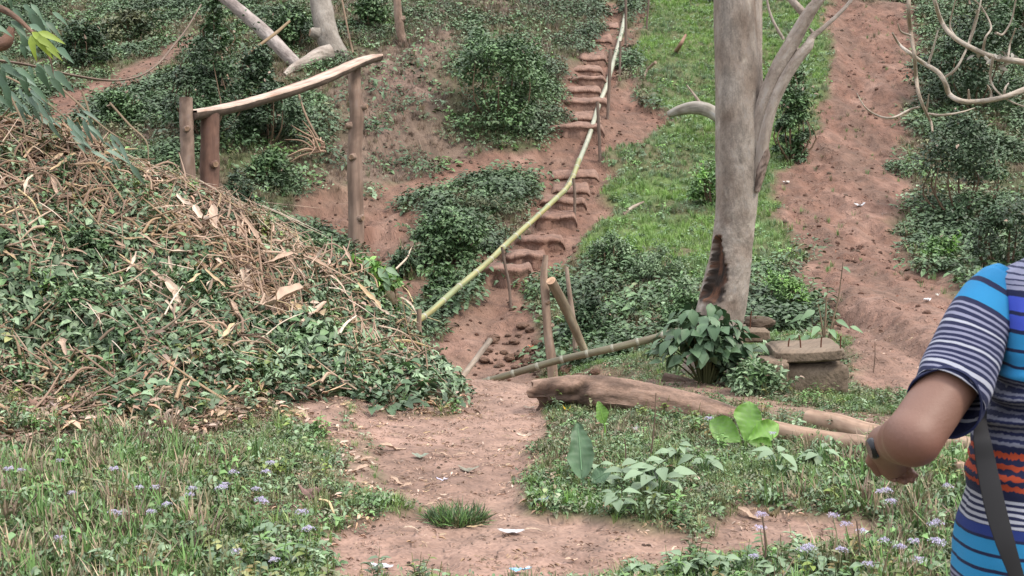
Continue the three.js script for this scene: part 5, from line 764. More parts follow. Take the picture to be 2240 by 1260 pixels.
{ // sapling with big leaves on the mound's right end
  const g = drop(P(800, 640, 10.9).x, P(800, 640, 10.9).z), o = thing('sapling', 'sapling with large glossy leaves at the right end of the mound crest', 'sapling', g), D = depthOf(g), ls = leafShape('sap', { c: C(0.15, 0.25, 0.14), W: 0.5, lobe: 0.1 }), st = new MB();
  for (const [u, v, az, s] of [[830, 590, 1.2, 0.26], [845, 588, 1.6, 0.2], [815, 600, 0.6, 0.22], [790, 590, -1.2, 0.2], [770, 600, -1.7, 0.22], [800, 570, 0.2, 0.2], [760, 620, -1.1, 0.2], [840, 620, 1.8, 0.18], [785, 640, -0.3, 0.22], [815, 640, 0.8, 0.2], [750, 650, -1.5, 0.17], [830, 660, 1.2, 0.18]]) { const b = P(u, v, D).sub(g); putLeaf(o, pick(ls, B), leafMat, b, dirOf(az, -0.7 + rr(-0.4, 0.4, B)), new V3(rr(-0.3, 0.3, B), 0.7, 0.7), s * 0.66); rod(st, [new V3(0, -0.05, 0), b.clone().multiplyScalar(0.6), b], [0.012, 0.008, 0.004], { seg: 5, sub: 3, color: GREEN.olive }); }
  part('stems', st.geo(), woodMat, o);
}
{ // thin sapling behind the concrete block
  const g = drop(P(1800, 745, 11).x, P(1800, 745, 11).z), o = thing('sapling', 'thin stemmed sapling with few leaves growing behind the concrete lid', 'sapling', g), D = depthOf(g), ls = leafShape('sap2', { c: C(0.13, 0.23, 0.11), W: 0.45, lobe: 0.1 });
  for (const uv of [[1802, 745, 1806, 690, 1808, 650, 1812, 628], [1812, 745, 1822, 700, 1834, 650, 1844, 576], [1815, 745, 1826, 705, 1838, 690], [1803, 745, 1796, 700, 1790, 665], [1800, 745, 1805, 715, 1812, 700]]) { const m = new MB(), ps = []; for (let i = 0; i < uv.length; i += 2) ps.push(P(uv[i], uv[i + 1], D).sub(g)); rod(m, ps, [0.012, 0.009, 0.006, 0.004], { seg: 6, sub: 5, wobble: 0.2, color: C(0.22, 0.17, 0.12) }); part('stem', m.geo(), woodMat, o); }
  for (const [u, v, az, s] of [[1780, 680, -1, 0.16], [1760, 690, -1.4, 0.14], [1830, 700, 0.8, 0.14], [1862, 715, 1.4, 0.12], [1815, 720, 0.2, 0.14], [1790, 715, -0.6, 0.15], [1770, 735, -1.2, 0.13], [1740, 735, -1.5, 0.12], [1846, 584, 0.5, 0.09], [1808, 640, -0.5, 0.07]]) putLeaf(o, pick(ls, B), leafMat, P(u, v, D).sub(g), dirOf(az, -0.3), new V3(0, 0.8, 0.6), s);
}
{ // tree leaning in at the top left
  const d = 7.6, foot = drop(P(-330, 700, d).x, P(-330, 700, d).z, -0.1), o = thing('leafy_tree', 'tree at the upper left edge with drooping bluish leaves and one sunlit yellow spray', 'tree', foot), tm = new MB();
  rod(tm, rel([foot, P(-260, 400, d), P(-170, 100, d), P(-190, -300, d)], foot), [0.16, 0.12, 0.1, 0.05], { seg: 12, sub: 8, wobble: 0.1, colorFn: woodCol(C(0.24, 0.17, 0.13), C(0.15, 0.1, 0.08), 5) }); part('trunk', tm.geo(), barkMat, o);
  const b1 = new MB(); rod(b1, rel([P(-190, 60, d), P(-90, 10, d), P(0, 18, d), P(60, 60, d), P(105, 120, d), P(120, 170, d)], foot), [0.05, 0.035, 0.022, 0.012, 0.007, 0.004], { seg: 8, colorFn: woodCol(C(0.26, 0.16, 0.12), C(0.15, 0.1, 0.08), 8) }); const bp = part('branch', b1.geo(), barkMat, o);
  const stub = new MB(); rod(stub, rel([P(-120, 130, d), P(-40, 100, d), P(12, 92, d), P(26, 60, d)], foot), [0.06, 0.05, 0.042, 0.02], { seg: 10, wobble: 0.2, colorFn: woodCol(C(0.25, 0.14, 0.1), C(0.17, 0.1, 0.08), 9) }); part('branch', stub.geo(), barkMat, o, 'short reddish branch stub');
  const blue = leafShape('blue', { c: C(0.075, 0.14, 0.085), W: 0.32, lobe: 0.02, bend: 0.35 }), yel = leafShape('yel', { c: C(0.34, 0.46, 0.06), W: 0.3, lobe: 0.02, bend: 0.3 });
  for (let k = 0; k < 80; k++) { const f = B(), u = -150 + 290 * f + rr(-40, 30, B), v = rr(-40, 40, B) + 20 + 170 * Math.pow(B(), 1.5) * (0.4 + f); if (u > 135) continue; putLeaf(bp, pick(blue, B), leafMat, P(u, v, d + rr(-0.25, 0.25, B)).sub(foot), dirOf(rr(0.4, 2.6, B), rr(-1.3, -0.3, B)), new V3(rr(-0.3, 0.3, B), 0.6, 0.7), rr(0.09, 0.18, B)); }
  for (const [u, v, az, el] of [[70, 70, 1.4, -0.6], [72, 74, 1.5, -0.9], [80, 80, 1.3, -0.5], [68, 78, 0.6, -1.3], [90, 88, 1.6, -0.8], [84, 70, 1.8, -0.3], [100, 95, 1.2, -0.7]]) putLeaf(bp, pick(yel, B), glowLeaf, P(u, v, d - 0.55).sub(foot), dirOf(az, el), new V3(-0.1, 0.5, 0.9), rr(0.12, 0.17, B), 'yellow_leaf');
}
// drooping grass like shoots on the mound at left
{ const g = drop(P(150, 330, 9.6).x, P(150, 330, 9.6).z), o = thing('arching_shoots', 'long arching bare and leafy shoots hanging over the mound at left', 'shoots', g), D = depthOf(g), ls = leafShape('shoot', { c: C(0.12, 0.19, 0.14), W: 0.2, lobe: 0, bend: 0.3 });
  for (const uv of [[-40, 150, 30, 175, 90, 215, 150, 265, 185, 310, 205, 355, 240, 420], [180, 200, 195, 250, 190, 300, 215, 370], [130, 190, 175, 230, 205, 260, 250, 295, 290, 315], [20, 205, 50, 270, 60, 330], [80, 220, 92, 260, 90, 285], [240, 225, 285, 275, 320, 310, 325, 350]]) { const m = new MB(), ps = []; for (let i = 0; i < uv.length; i += 2) ps.push(P(uv[i], uv[i + 1], D - 0.2).sub(g)); rod(m, ps, [0.009, 0.008, 0.006, 0.004], { seg: 5, sub: 6, color: C(0.33, 0.26, 0.19) }); part('shoot', m.geo(), woodMat, o); }
  for (let k = 0; k < 46; k++) { const f = B(), u = 10 + 260 * f + rr(-25, 25, B), v = 170 + 150 * f + rr(-20, 45, B); putLeaf(o, pick(ls, B), leafMat, P(u, v, D - 0.2 + rr(-0.3, 0.3, B)).sub(g), dirOf(rr(0.7, 2.2, B), rr(-1.3, -0.3, B)), new V3(-0.3, 0.7, 0.6), rr(0.1, 0.22, B)); } }

// ───────────────────────── dry stalks over the mound ─────────────────────────
const STRAW = [C(0.57, 0.46, 0.36), C(0.5, 0.37, 0.28), C(0.6, 0.5, 0.41), C(0.53, 0.41, 0.23), C(0.4, 0.29, 0.22)];
const MOUNDS = 'dry stalks and husks strewn over the mound';
const stalkGeo = STRAW.map((c, i) => { const m = new MB(), L = 1; rod(m, [new V3(0, 0, -0.5), new V3(0.03 * (i - 2), 0.04, -0.1), new V3(0, 0.02, 0.25), new V3(0.02 * (2 - i), 0, 0.5)], [0.018, 0.016, 0.013, 0.006], { seg: 6, sub: 4, wobble: 0.2, freq: 20, seed: i, colorFn: (t, th) => mulc(c, 1 + 0.35 * fbm(t * 14, th, i, 2)) }); return m.geo(); });
const huskGeo = STRAW.map((c, i) => { const m = new MB(), N = 14, rows = [], w0 = 0.035 + 0.014 * (i % 3); for (let a = 0; a <= N; a++) { const t = a / N, row = [], w = w0 * Math.pow(Math.sin(Math.PI * clamp(t * 0.93 + 0.05)), 0.5) * (1 + 0.5 * vnoise(t * 6, i * 3)), tw = (i - 2) * 0.5 * (t - 0.4), y = 0.05 * Math.sin(t * 5 + i) + 0.02 * vnoise(t * 9, i), x0 = 0.05 * Math.sin(t * 3 + i * 2); for (let b = -2; b <= 2; b++) { const q = b / 2; row.push(m.v(x0 + q * w * Math.cos(tw), y + q * w * Math.sin(tw) + q * q * w * 0.8, t - 0.5, mulc(mixc(c, STRAW[4], clamp(0.3 + vnoise(t * 12, b * 2 + i) * 0.7)), 1 + 0.25 * vnoise(t * 30, b + i * 5)))); } rows.push(row); } for (let a = 0; a < N; a++) for (let b = 0; b < 4; b++) m.quad(rows[a][b], rows[a][b + 1], rows[a + 1][b + 1], rows[a + 1][b]); return m.geo(); });
const protoStalk = [], protoHusk = [];
function lay(kind, a, b, thick, label, group = MOUNDS, cat) {   // a stalk or husk from world point a to b
  const list = kind === 'dry_stalk' ? protoStalk : protoHusk, k = Math.floor(B() * 5), mid = a.clone().add(b).multiplyScalar(0.5), dd = b.clone().sub(a), L = dd.length(); dd.normalize();
  let m; if (list[k]) { m = list[k].clone(); m.name = numbered(kind); scene.add(m); } else { m = solo(kind, (kind === 'dry_stalk' ? stalkGeo : huskGeo)[k], dryMat, label, cat ?? (kind === 'dry_stalk' ? 'dry stalk' : 'dry husk'), group); list[k] = m; }
  tag(m, label, cat ?? (kind === 'dry_stalk' ? 'dry stalk' : 'dry husk'), group);
  const n = new V3(0, 1, 0.4 + rr(-0.3, 0.3, B)); const x = new V3().crossVectors(n, dd).normalize(), y = new V3().crossVectors(dd, x).normalize(); m.quaternion.setFromRotationMatrix(M4.makeBasis(x, y, dd)); m.position.copy(mid); m.scale.set(L * thick, L * thick, L); return m;
}
const span = (u0, v0, u1, v1, lift = 0.08, hang) => { const a = G(u0, v0), b = G(u1, v1); if (hang || Math.abs(depthOf(a) - depthOf(b)) > 1.5) { const D = Math.min(depthOf(a), depthOf(b)); return [P(u0, v0, D - 0.1), P(u1, v1, D - 0.15)]; } a.y += lift; b.y += lift; return [a, b]; };
for (const [kind, u0, v0, u1, v1, th, label] of [
  ['dry_husk', 508, 462, 560, 570, 0.5, 'long yellowish dry leaf blade standing on the mound crest, left of a pair'], ['dry_husk', 520, 468, 618, 592, 0.55, 'long orange yellow dry leaf blade drooping down the mound, right of a pair'], ['dry_husk', 540, 520, 635, 600, 0.9, 'wide tan husk on the mound below the yellow blades'],
  ['dry_husk', 530, 590, 600, 685, 1.4, 'fat pinkish tan sheath lying on the mound'], ['dry_stalk', 490, 590, 555, 602, 1.2, 'pale stalk across the fat pinkish sheath'], ['dry_husk', 372, 560, 396, 645, 0.9, 'left arm of a pale forked dry leaf standing on the mound'], ['dry_husk', 455, 555, 394, 640, 0.7, 'right arm of a pale forked dry leaf standing on the mound'], ['dry_husk', 395, 640, 362, 692, 1.3, 'pale curled husk under the forked dry leaf'],
  ['dry_stalk', 290, 400, 520, 522, 0.35, 'long straight pale stalk down the crest of the mound'], ['dry_stalk', 345, 440, 500, 510, 0.4, 'straight stalk lying along the crest beneath the posts'], ['dry_stalk', 250, 385, 400, 470, 0.35, 'thin long stalk above the left face of the mound'], ['dry_stalk', 40, 415, 100, 490, 1.6, 'thick pale broken stalk high at the left edge'], ['dry_stalk', 62, 500, 118, 545, 1.3, 'pinkish broken stalk at the left edge under the thick one'], ['dry_husk', 0, 730, 45, 700, 1.1, 'bright broken stalk end at the left frame edge'],
  ['dry_stalk', 800, 650, 915, 706, 0.5, 'reddish stalk overhanging the gully at the mound end, upper'], ['dry_stalk', 790, 660, 900, 715, 0.5, 'reddish stalk overhanging the gully at the mound end, lower'], ['dry_stalk', 520, 452, 700, 470, 0.25, 'thin twig reaching out over the gully from the crest'],
  ['dry_stalk', 370, 490, 362, 560, 0.6, 'pale bent stalk standing upright on the mound face'], ['dry_husk', 485, 420, 470, 465, 1.2, 'pale chip standing at the crest beside the right thick post'],
]) { const [a, b] = span(u0, v0, u1, v1, 0.1, Math.abs(v1 - v0) > 45); lay(kind, a, b, th, label); }
for (let k = 0; k < 230; k++) {
  const u = rr(-20, 880, B), top = 300 + Math.max(0, u) * 0.34, v = rr(Math.min(top + 30, 780), 850, B), L = rr(22, 95, B), an = rr(0.1, 1.2, B) * (B() < 0.75 ? 1 : -1), husk = B() < 0.4; if (inside(PATH.poly, G(u, v).x, G(u, v).z)) continue;
  const [a, b] = span(u, v, u + Math.cos(an) * L, Math.min(v + Math.sin(an) * L * 0.8, 870), rr(0.12, 0.3, B)); lay(husk ? 'dry_husk' : 'dry_stalk', a, b, husk ? rr(0.7, 1.4, B) : rr(0.4, 1.1, B), husk ? 'dry pale husk among the weeds of the mound' : 'dry broken stalk among the weeds of the mound', husk ? 'small dry husks on the mound' : 'small dry stalks on the mound');
}
for (let k = 0; k < 120; k++) {                       // thin arching dead grass along the crest
  const u = rr(200, 620, B), v = 330 + (u - 200) * 0.36 + rr(-5, 40, B), D = 10.3 + (u - 200) / 500 + rr(-0.3, 0.1, B), L = rr(60, 150, B), an = rr(0.25, 0.9, B), a = P(u, v, D), b = P(u + Math.cos(an) * L, v + Math.sin(an) * L, D - 0.2); a.y = Math.max(a.y, H(a.x, a.z)); b.y = Math.max(b.y, H(b.x, b.z) + rr(0.05, 0.2, B)); a.y += 0.08;
  lay('dry_stalk', a, b, rr(0.18, 0.3, B), 'thin dead grass stem leaning along the crest of the mound', 'thin dead stems along the mound crest');
}
// dry leaves
const flat = (u, v, L, az, kind, label, group, thick = 1.6) => { const g = G(u, v), d = dirOf(az, 0), n = slopeN(g.x, g.z); d.addScaledVector(n, -d.dot(n)).normalize(); const h = metres(L, g) / 2; g.y += 0.015; return lay(kind, g.clone().addScaledVector(d, -h), g.clone().addScaledVector(d, h), thick, label, group, 'dry leaf'); };
const PL = 'dry leaves scattered on the dirt path';
for (const [u, v, L, az] of [[1055, 915, 26, 1.2], [960, 998, 34, 1.4], [1005, 1000, 30, 2.2], [800, 1010, 48, 2.3], [975, 1000, 30, 1.3], [870, 1060, 40, 1.2], [890, 1068, 36, 2.6], [1110, 960, 30, 1.4], [1015, 945, 26, 2.2], [940, 1110, 36, 2.4], [1150, 955, 40, 1.1], [1145, 965, 34, 2.4], [860, 985, 60, 2.1], [1170, 1168, 50, 1.5], [1000, 830, 24, 1.5], [1100, 880, 20, 0.4], [820, 1020, 24, 0.6], [1040, 1160, 40, 1.3], [820, 1205, 30, 0.8], [900, 1165, 40, 1.5], [1270, 1200, 28, 2.6], [1250, 1232, 36, 2.4], [1235, 925, 30, 0.6], [1160, 895, 30, 1.2]]) flat(u, v, L, az, 'dry_husk', 'dry pinkish leaf lying on the dirt path', PL, rr(1.2, 2.2, B));
for (let k = 0; k < 46; k++) flat(rr(740, 1230, B), rr(850, 1240, B), rr(8, 20, B), rr(0, 3.1, B), 'dry_husk', 'small dry leaf scrap lying on the dirt path', 'small leaf scraps on the dirt path', rr(1, 2.2, B));
for (const [u, v, L, az, label] of [[1640, 1132, 60, 1.0, 'long pinkish dry leaf on the bare patch at lower right'], [1480, 1208, 46, 2.5, 'pinkish dry leaf at the bottom right of the path'], [1800, 1080, 36, 1.4, 'orange brown dry leaf in the grass under the hand'], [1630, 1195, 24, 1.4, 'small dry leaf at the edge of the lower right bare patch'], [620, 1013, 34, 0.9, 'yellow fallen leaf in the grass at lower left'], [380, 1070, 50, 2.3, 'pale curled dry leaf among the lilac flowers at lower left'], [790, 1032, 54, 2.6, 'pale standing dry leaf at the left edge of the path']]) flat(u, v, L, az, 'dry_husk', label, null, 2);
for (let k = 0; k < 60; k++) flat(rr(0, 720, B), rr(850, 1010, B), rr(14, 38, B), rr(0, 3.1, B), 'dry_husk', 'dry leaf in the turf below the mound', 'dry leaves in the turf below the mound', rr(1.2, 2.4, B));
for (let k = 0; k < 40; k++) flat(rr(690, 960, B), rr(850, 960, B), rr(14, 34, B), rr(0, 3.1, B), 'dry_husk', 'dry leaf on the earth verge left of the path', 'dry leaves on the verge left of the path', rr(1.2, 2.4, B));
function crumpled(u, v, wpx, hpx, label, cols, o = {}) { const g = G(u, v), r = metres(wpx / 2, g), h = metres(hpx, g), N = 22, M = 16, m = new MB(), rows = []; for (let a = 0; a <= M; a++) { const row = []; for (let b = 0; b <= N; b++) { const s = a / M * 2 - 1, q = b / N * 2 - 1, n = fbm(s * 2.2 + u, q * 2.2 + v, 3, 3); row.push(m.v(q * r * (1 + 0.4 * n), h * (0.25 + 0.9 * n + (o.curl ?? 0.7) * q * q), s * r * (o.asp ?? 0.7) * (1 - 0.5 * q * q), typeof cols === 'function' ? cols(q, s, n) : mulc(cols, 1 + 0.5 * n))); } rows.push(row); } for (let a = 0; a < M; a++) for (let b = 0; b < N; b++) m.quad(rows[a][b], rows[a + 1][b], rows[a + 1][b + 1], rows[a][b + 1]); const q = solo(o.name ?? 'dry_leaf', m.geo(), o.mat ?? dryMat, label, o.cat ?? 'dry leaf', o.group, g.add(new V3(0, 0.012, 0))); q.rotation.y = o.turn ?? 0; return q; }
crumpled(680, 1092, 50, 24, 'large crumpled dark brown dry leaf beside the path', C(0.2, 0.125, 0.11)); { const a = G(700, 1108).add(new V3(0, 0.03, 0)), b = G(738, 1136).add(new V3(0, 0.015, 0)); lay('dry_stalk', a, b, 2.2, 'thick tan leaf stalk sticking out of the crumpled brown leaf', null); }
crumpled(495, 1055, 46, 22, 'crumpled purplish brown leaf among the lilac flowers at lower left', C(0.24, 0.17, 0.155)); crumpled(140, 902, 48, 14, 'broad grey brown dry leaf at the foot of the mound at left', C(0.33, 0.26, 0.24)); crumpled(85, 900, 44, 24, 'upright reddish brown dry leaf at the foot of the mound at left', C(0.24, 0.15, 0.115)); crumpled(75, 780, 70, 40, 'dark rust and olive dead leaf on the mound at left', (q, s, n) => mixc(C(0.16, 0.13, 0.03), C(0.15, 0.06, 0.035), clamp(0.5 + n * 2)), { asp: 0.5 }); crumpled(920, 1003, 32, 6, 'pale green grey leaf lying flat on the path', C(0.2, 0.23, 0.18)); crumpled(1025, 1033, 40, 7, 'grey green flat leaf half buried in the path', C(0.2, 0.19, 0.15)); crumpled(500, 975, 22, 12, 'small crumpled brown leaf standing in the lower left turf', C(0.26, 0.18, 0.16)); crumpled(1690, 1140, 30, 22, 'dead flower head lying on the bare patch at lower right', C(0.15, 0.12, 0.06));
// litter
const PAPER = C(0.5, 0.5, 0.53);
for (const [u, v, w, h, label, c2, turn] of [[1138, 1254, 46, 9, 'crumpled blue and white wrapper on the path at the bottom edge', C(0.25, 0.5, 0.75), 0.2], [838, 1246, 48, 7, 'long white and silver wrapper on the path at lower left', C(0.5, 0.5, 0.55), -0.1], [1188, 1102, 22, 11, 'crumpled white wrapper in the grass at the path edge', C(0.5, 0.65, 0.75), 0.4], [968, 1056, 22, 7, 'small lilac white scrap on the path', C(0.6, 0.58, 0.75), 0.2], [1880, 452, 22, 8, 'white paper scrap on the red slope', C(0.7, 0.7, 0.72), 0.1], [2028, 660, 18, 8, 'white scrap left of the striped sleeve on the slope', C(0.7, 0.7, 0.72), 0.2], [2050, 648, 10, 6, 'tiny pale scrap near the striped shoulder', C(0.7, 0.68, 0.6), 0.2], [1390, 948, 16, 14, 'white crumpled scrap in the weeds below the hollow log', C(0.6, 0.62, 0.72), 0.3], [1120, 1168, 52, 5, 'grey white flat strip on the path at the bottom', C(0.5, 0.5, 0.52), 0], [318, 716, 12, 9, 'tiny bright blue scrap on the mound', C(0.15, 0.2, 0.8), 0], [1270, 272, 9, 6, 'tiny pale blue scrap on the upper steps', C(0.45, 0.45, 0.8), 0], [1720, 402, 16, 7, 'pale scrap at the left edge of the red slope', C(0.6, 0.55, 0.5), 0.4]]) crumpled(u, v, w, h, label, (q, s, n) => mixc(PAPER, c2, n + s * 0.4 > 0 ? 1 : 0), { name: 'litter_scrap', cat: 'litter', mat: paperMat, turn, curl: 0.3, asp: 0.45 });
crumpled(1240, 905, 16, 12, 'small yellow leaf in front of the hollow log end', C(0.6, 0.42, 0.05), { name: 'yellow_leaf' }); crumpled(1162, 765, 12, 8, 'tiny orange scrap on the brown clods', C(0.7, 0.2, 0.08), { name: 'litter_scrap', cat: 'litter', mat: paperMat });
{ // grass tussock in the path
  const g = G(1000, 1143), o = thing('grass_tussock', 'dark green grass tussock growing alone in the middle of the path', 'grass tussock', g), m = new MB();
  for (let k = 0; k < 520; k++) { const az = rr(0, 6.28, B), r = Math.sqrt(B()) * 0.09, b = new V3(Math.sin(az) * r * 1.3, 0, Math.cos(az) * r), d = dirOf(az + rr(-0.7, 0.7, B), rr(0.35, 1.3, B)), n = perp(d, B); leaf(m, b, d, n, rr(0.05, 0.1, B), 0.006, mulc(pick([GREEN.mid, GREEN.dark, GREEN.olive, GREEN.grass], B), rr(0.7, 1.3, B)), { bend: 0.3 }); } part('blades', m.geo(), leafMat, o);
}
// clods on the landing's right side
{ const base2 = []; for (let k = 0; k < 3; k++) { const st = new THREE.IcosahedronGeometry(1, 3), p = st.attributes.position, c = []; for (let i = 0; i < p.count; i++) { const v = new V3().fromBufferAttribute(p, i), s = 1 + 0.5 * fbm(v.x * 1.7 + k * 9, v.y * 1.7, v.z * 1.7, 3); p.setXYZ(i, v.x * s, v.y * 0.7 * s, v.z * s); c.push(...mulc(C(0.21, 0.125, 0.09), 1 + 0.35 * fbm(v.x * 4 + k, v.y * 4, v.z * 4, 3))); } st.setAttribute('color', new THREE.Float32BufferAttribute(c, 3)); const q = mergeVertices(st.deleteAttribute('normal')); q.computeVertexNormals(); base2.push(q); }
  const CL = plan(1050, 760, 1100, 715, 1150, 710, 1180, 745, 1190, 800, 1130, 815, 1060, 800); const put = (x, z, s) => { const m = solo('earth_clod', base2[Math.floor(B() * 3)], earthMat, 'lump of brown earth on the churned ground below the steps', 'clod', 'earth clods below the steps', new V3(x, H(x, z) + s * 0.25, z)); m.scale.set(s, s * rr(0.7, 1, B), s * rr(0.8, 1.2, B)); m.rotation.y = rr(0, 6, B); };
  let n = 0; while (n < 45) { const u = rr(1030, 1195, B), v = rr(700, 820, B), g = G(u, v); if (!inside(CL, g.x, g.z)) continue; put(g.x, g.z, 0.02 + 0.06 * Math.pow(B(), 2)); n++; }
  for (const [u, v, s] of [[1245, 812, 0.1], [1195, 835, 0.07], [1265, 825, 0.06], [1230, 838, 0.05], [1300, 815, 0.06]]) { const g = G(u, v); const m = solo('earth_clod', base2[n++ % 3], earthMat, 'pale clod beside the broken log end and the crooked post', 'clod', 'clods beside the log end', g); m.scale.setScalar(s); } }
// ───────────────────────── lilac flowers ─────────────────────────
{ const heads = []; for (let k = 0; k < 3; k++) { const m = new MB(); for (let i = 0; i < 130; i++) { const c = i % 4, o = c ? dirOf(c * 2.1 + k, 0).multiplyScalar(0.55) : new V3(), n = dirOf(rr(0, 6.28, B), rr(0, 1.5, B)), b = n.clone().multiplyScalar(0.45).add(o); leaf(m, b, n, perp(n, B), 0.28, 0.1, mulc(mixc(C(0.52, 0.46, 0.72), C(0.76, 0.72, 0.84), B()), rr(0.8, 1.15, B))); } heads.push(m.geo()); }
  const lf = leafShape('fl', { c: GREEN.mid, W: 0.6 });
  const flower = (u, v, hpx, group, label, s = 1) => { const g = G(u, Math.min(v + hpx, 1330)), D = depthOf(g), top = P(u, v, D).sub(g), o = thing('lilac_flower', label, 'flower', g, group), m = new MB(), bend = new V3(rr(-0.02, 0.02, B), 0, rr(-0.02, 0.02, B)); rod(m, [new V3(bend.x * 2, -0.02, bend.z), top.clone().multiplyScalar(0.5).add(bend), top], [0.0028, 0.0024, 0.0018], { seg: 5, sub: 4, color: C(0.16, 0.17, 0.09) }); part('stem', m.geo(), leafMat, o); const h = part('flower_head', heads[Math.floor(B() * 3)], dryMat, o); h.position.copy(top); h.scale.setScalar(rr(0.018, 0.026, B) * s); h.rotation.y = rr(0, 6, B); for (let q = 0; q < 3; q++) { const az = rr(0, 6.28, B); putLeaf(o, pick(lf, B), leafMat, top.clone().multiplyScalar(0.25 + q * 0.2), dirOf(az, 0.1), UP, rr(0.025, 0.04, B)); } };
  for (const [u, v] of [[45, 1030], [20, 1028], [250, 1028], [245, 1122], [260, 1125], [158, 1080], [305, 1068], [340, 1068], [365, 1105], [420, 1070], [415, 1085], [330, 1122], [485, 1070], [492, 1062], [510, 1035], [560, 1072], [570, 1095], [593, 1015], [582, 1034], [660, 1123], [675, 1160], [130, 1180], [515, 1210], [130, 1010], [600, 1228], [578, 1100]]) flower(u, v, rr(45, 75, B), 'lilac flowers at the lower left', 'small lilac flower head on a thin stem in the lower left turf');
  for (const [u, v, h] of [[1925, 1078, 90], [1822, 1130, 80], [1885, 1165, 70], [1850, 1150, 60], [1935, 1185, 70], [1770, 1200, 60], [1758, 1206, 60], [1840, 1205, 70], [1650, 1220, 70], [1970, 1200, 60], [2000, 1187, 70], [2045, 1185, 70], [2056, 1190, 70], [2040, 1150, 80], [2050, 1145, 60], [2072, 1065, 60], [1900, 1238, 60], [2010, 1228, 60], [1950, 1100, 80], [1663, 1158, 50], [1980, 1042, 60], [1940, 1075, 60]]) flower(u, v, h, 'lilac flowers at the lower right', 'small lilac flower head on a thin stem in the lower right weeds', 1.1);
  for (const [u, v, h, label] of [[1552, 918, 60, 'lilac flower left of the bright lobed leaves'], [1690, 950, 60, 'lilac flower touching the right tip of the bright lobed leaves'], [1666, 1130, 70, 'whitish flower head on a tall stem over the bare patch at lower right']]) flower(u, v, h, null, label, 1.1);
  for (const [u0, v0, u1, v1, label] of [[1672, 1255, 1668, 1130, 'bare upright brown stem at the bottom right of the path'], [1878, 1262, 1874, 1140, 'bare thin brown stem among the lower right flowers'], [1925, 1262, 1928, 1190, 'short bare stem under the lilac flowers at bottom right'], [1420, 1010, 1435, 860, 'tall dark dry stem crossing the log'], [1365, 1020, 1366, 960, 'short dark dry stem beside the taro leaf'], [1910, 815, 1914, 748, 'pale upright dry stem at the foot of the red slope']]) { const g = G(u0, v0), D = depthOf(g), top = P(u1, v1, D); pole('dead_weed', label, 'dead weed', [g.clone().add(new V3(0, -0.02, 0)), g.clone().lerp(top, 0.5).add(new V3(0.008, 0, 0)), top], [0.0045, 0.004, 0.003], [C(0.2, 0.14, 0.11), C(0.14, 0.1, 0.08)], { rod: { seg: 5 } }); }
}

